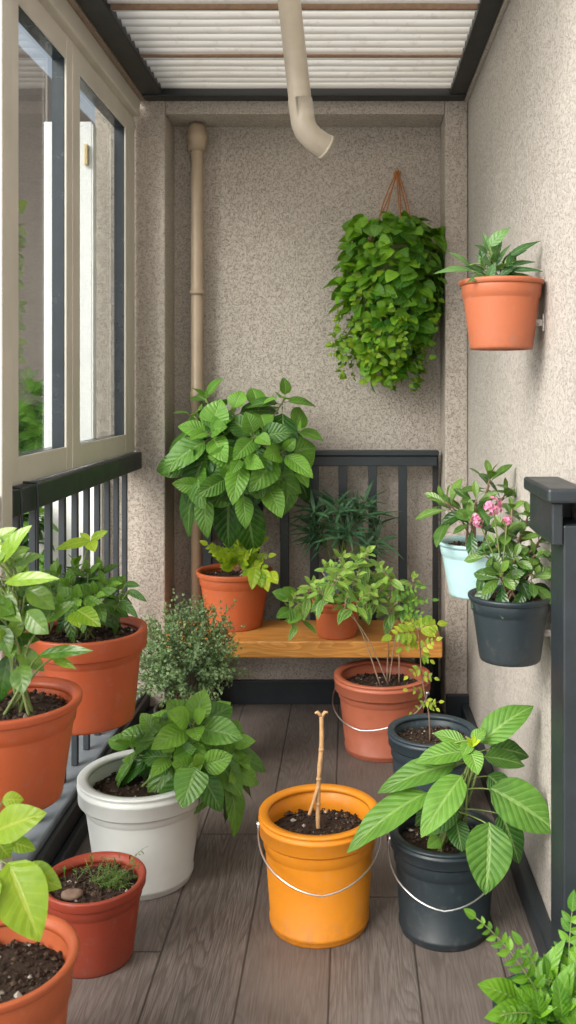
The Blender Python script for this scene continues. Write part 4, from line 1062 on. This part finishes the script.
handleaves(lf, st, [(90, 541, 55, 550, 13, 0, -.05, .6), (91, 540, 108, 531, 10, 0, .01, .6), (90, 541, 95, 552, 13, 0, -.04, .9), (90, 541, 80, 533, 7, 0, .02, .9), (77, 610, 101, 627, 18, -.14, -.2, .3), (74, 612, 80, 628, 15, -.14, -.19, .4)], 380, 2.42, lambda b: V((c.x - .01, c.y - .02, b.z - .08)))
stemto(st, (c.x - .01, c.y, s.z), P(90, 541, 2.42), .0025, .0016, .01)
lf.build('lime_leaves', M['L_lime'], rt); st.build('lime_stem', M['stem'], rt)

c = V((-.700, 1.89, .515)); rt = thing('railing_planter', c, group='pots hung on the side railing', label='terracotta pot nearest the camera on the side railing with glossy oval leaves', cat='potted plant')
pb, s = pot(rt, c, .145, .106, .205, M['terra_rail'], 'plain', .018, .03)
railhook(rt, c, .14, .205)
lf, st = MB(), MB(); Y = 1.89
hand = [(-2, 566, 32, 525, 20, -.02, -.03, .9, V((-.5, -.8, .3))), (-10, 545, 17, 528, 16, .03, .03, .75), (4, 583, 60, 579, 16, -.03, -.06, .9), (10, 566, 43, 555, 14, .0, 0, .4), (26, 588, 55, 610, 22, .02, .0, .45, V((.3, -.8, .5))), (27, 611, 49, 634, 22, -.04, -.07, .35, V((-.2, -.9, .3))),
        (44, 623, 77, 601, 14, .02, .03, .25), (37, 656, 94, 651, 14, -.02, -.05, .2), (52, 658, 76, 669, 9, -.01, -.03, .9), (22, 664, 23, 694, 22, -.06, -.10, .3, V((.05, -.97, .2))), (4, 622, 24, 656, 14, .03, .02, .1), (-6, 588, 18, 608, 16, .02, -.02, .4), (-4, 605, 22, 622, 18, .0, -.05, .5), (12, 556, 30, 548, 12, .04, .05, .5), (-10, 580, -40, 560, 22, 0, 0, .6), (-10, 610, -46, 625, 22, 0, -.05, .3), (-4, 640, -30, 665, 20, 0, -.04, .3), (10, 600, 34, 584, 14, .05, .06, .15), (14, 640, 40, 640, 14, .05, .05, .1), (2, 560, -14, 530, 16, 0, .02, .8), (12, 578, 32, 598, 18, .03, .02, .1), (0, 625, 10, 655, 18, -.02, -.05, .25), (-8, 560, 8, 548, 20, -.02, -.02, .7), (5, 590, 30, 572, 15, .06, .08, .2)]
handleaves(lf, st, hand, 484, Y, lambda b: V((-.675 + .25 * (b.x + .675), c.y, max(s.z, b.z - .05))), 'ellip', .13, .25, .012, 10, 4)
for (x, y, dy, ax, n, l1) in ((2, 575, .03, (.1, -.5, .85), 8, .10), (18, 605, .04, (.5, -.4, .6), 7, .09), (-12, 600, .0, (-.2, -.7, .6), 8, .10), (8, 640, -.02, (.2, -.8, .5), 7, .08)):
    rosette(lf, st, P(x, y, Y + dy), ax, n, .045, l1, .52, 60, -20, .008, 'ellip', .25, .14, .25, .012, (0, .8), .15, 8, 3)
for (tx, ty) in ((8, 585), (20, 600), (14, 560), (30, 640), (5, 620), (-5, 570), (26, 655), (-10, 600)):
    st.tube(catmull([V((c.x + random.uniform(-.02, .05), c.y + random.uniform(-.03, .03), s.z - .01)), V((c.x + .02 + random.uniform(-.02, .02), c.y, s.z + .07)), P(tx, ty, Y)], 6), .0036, .002, 7)
finish(rt, lf, st, 'L_rail')

# ================================================================== PLANTS OUTSIDE THE WINDOW
def outplant(loc, hgt, rad, n, L, label):
    rt = thing('outside_shrub', loc, label, 'shrub'); lf, st = MB(), MB(); loc = V(loc)
    st.tube([loc, loc + UP * hgt * .5], .02, .012, 8)
    for k in range(n):
        d = V((random.gauss(0, 1), random.gauss(0, 1), random.gauss(.2, .9))).normalized(); q = loc + V((d.x * rad, d.y * rad, hgt * .55 + d.z * hgt * .42)) * 1.0
        if k % 3 == 0: st.tube(catmull([loc + UP * hgt * random.uniform(.1, .5), loc.lerp(q, .6) + UP * .03, q], 4), .006, .003, 5)
        rosette(lf, None, q, d + V((0, -.3, .5)), 7, L * .5, L, .55, 55, -25, .01, 'ovate', .3, .14, .22, .01, (0, .9), .1, 6, 2)
    finish(rt, lf, st, 'L_hero')
outplant((-1.50, 4.3, -.16), 1.62, .20, 70, .18, 'leafy green shrub added outside in place of the reflection in the left window pane')  # added shrub, stands for the leafy reflection low in the near pane
outplant((-1.28, 3.55, -.16), 1.15, .14, 40, .10, 'low green shrub seen outside through the railing bars')
iv = thing('stand_in_vine', (-1.7, 4.72, -.16), 'thin vine added on the brown wall in place of leaves reflected in the left window pane', 'vine')  # added vine, stands for leaves mirrored in the near pane
lf, st = MB(), MB()
for k in range(3):
    xx = -1.735; yy = 4.68 + .05 * k
    pts = catmull([V((xx, yy, -.16)), V((xx, yy + .03, 1.0)), V((xx, yy - .02, 1.6)), V((xx, yy + .02, 2.0 + .2 * k))], 8); st.tube(pts, .005, .003, 5)
    for j in range(34):
        t = random.uniform(.35, 1); i = min(len(pts) - 2, int(t * (len(pts) - 1))); p = pts[i]
        d = V((random.uniform(.2, 1), random.gauss(0, .7), random.gauss(-.3, .5))).normalized(); lf.leaf(p, p + d * .07, .06, V((1, -.4, .4)), .1, .2, .02, 'heart', 5, 2)
finish(iv, lf, st, 'L_ivy_l')

# ================================================================== WORLD, SUN, CAMERA
SUN_EL, SUN_DIR = R(34), V((-.70, -.71, 0)).normalized()
w = bpy.data.worlds.new('World'); sc.world = w; w.use_nodes = True
nt = w.node_tree; nt.nodes.clear()
sky = nt.nodes.new('ShaderNodeTexSky'); sky.sky_type = 'NISHITA'; sky.sun_disc = False
sky.sun_elevation = SUN_EL; sky.sun_rotation = math.atan2(SUN_DIR.x, SUN_DIR.y)
sky.air_density = 1.0; sky.dust_density = 3.5; sky.ozone_density = 1.0
bg = nt.nodes.new('ShaderNodeBackground'); bg.inputs[1].default_value = .25
hs = nt.nodes.new('ShaderNodeHueSaturation'); hs.inputs['Saturation'].default_value = .35
ow = nt.nodes.new('ShaderNodeOutputWorld')
nt.links.new(sky.outputs[0], hs.inputs['Color']); nt.links.new(hs.outputs[0], bg.inputs[0]); nt.links.new(bg.outputs[0], ow.inputs[0])
sd = bpy.data.lights.new('sun', 'SUN'); sd.energy = 4.1; sd.angle = R(42); sd.color = (1.0, .945, .86)
so = bpy.data.objects.new('sun', sd); col.objects.link(so)
dirv = V((SUN_DIR.x * math.cos(SUN_EL), SUN_DIR.y * math.cos(SUN_EL), math.sin(SUN_EL)))
so.location = dirv * 6; so.rotation_euler = (-dirv).to_track_quat('-Z', 'Y').to_euler()

cd = bpy.data.cameras.new('camera'); cam = bpy.data.objects.new('camera', cd); col.objects.link(cam)
cam.location = (0, 0, H); cam.rotation_euler = (R(90), 0, 0)
cd.sensor_width = 36; cd.sensor_fit = 'AUTO'; cd.lens = F * 36 / 1024
cd.shift_x = -(CX - 288) / 1024; cd.shift_y = -(512 - CY) / 1024
cd.clip_start = .05; cd.clip_end = 2000
cd.dof.use_dof = True; cd.dof.focus_distance = 2.7; cd.dof.aperture_fstop = 5.0
sc.camera = cam
sc.view_settings.view_transform = 'Standard'; sc.view_settings.look = 'None'; sc.view_settings.exposure = 0
sc.cycles.use_denoising = True
sc.cycles.max_bounces = 10; sc.cycles.diffuse_bounces = 5; sc.cycles.transparent_max_bounces = 12
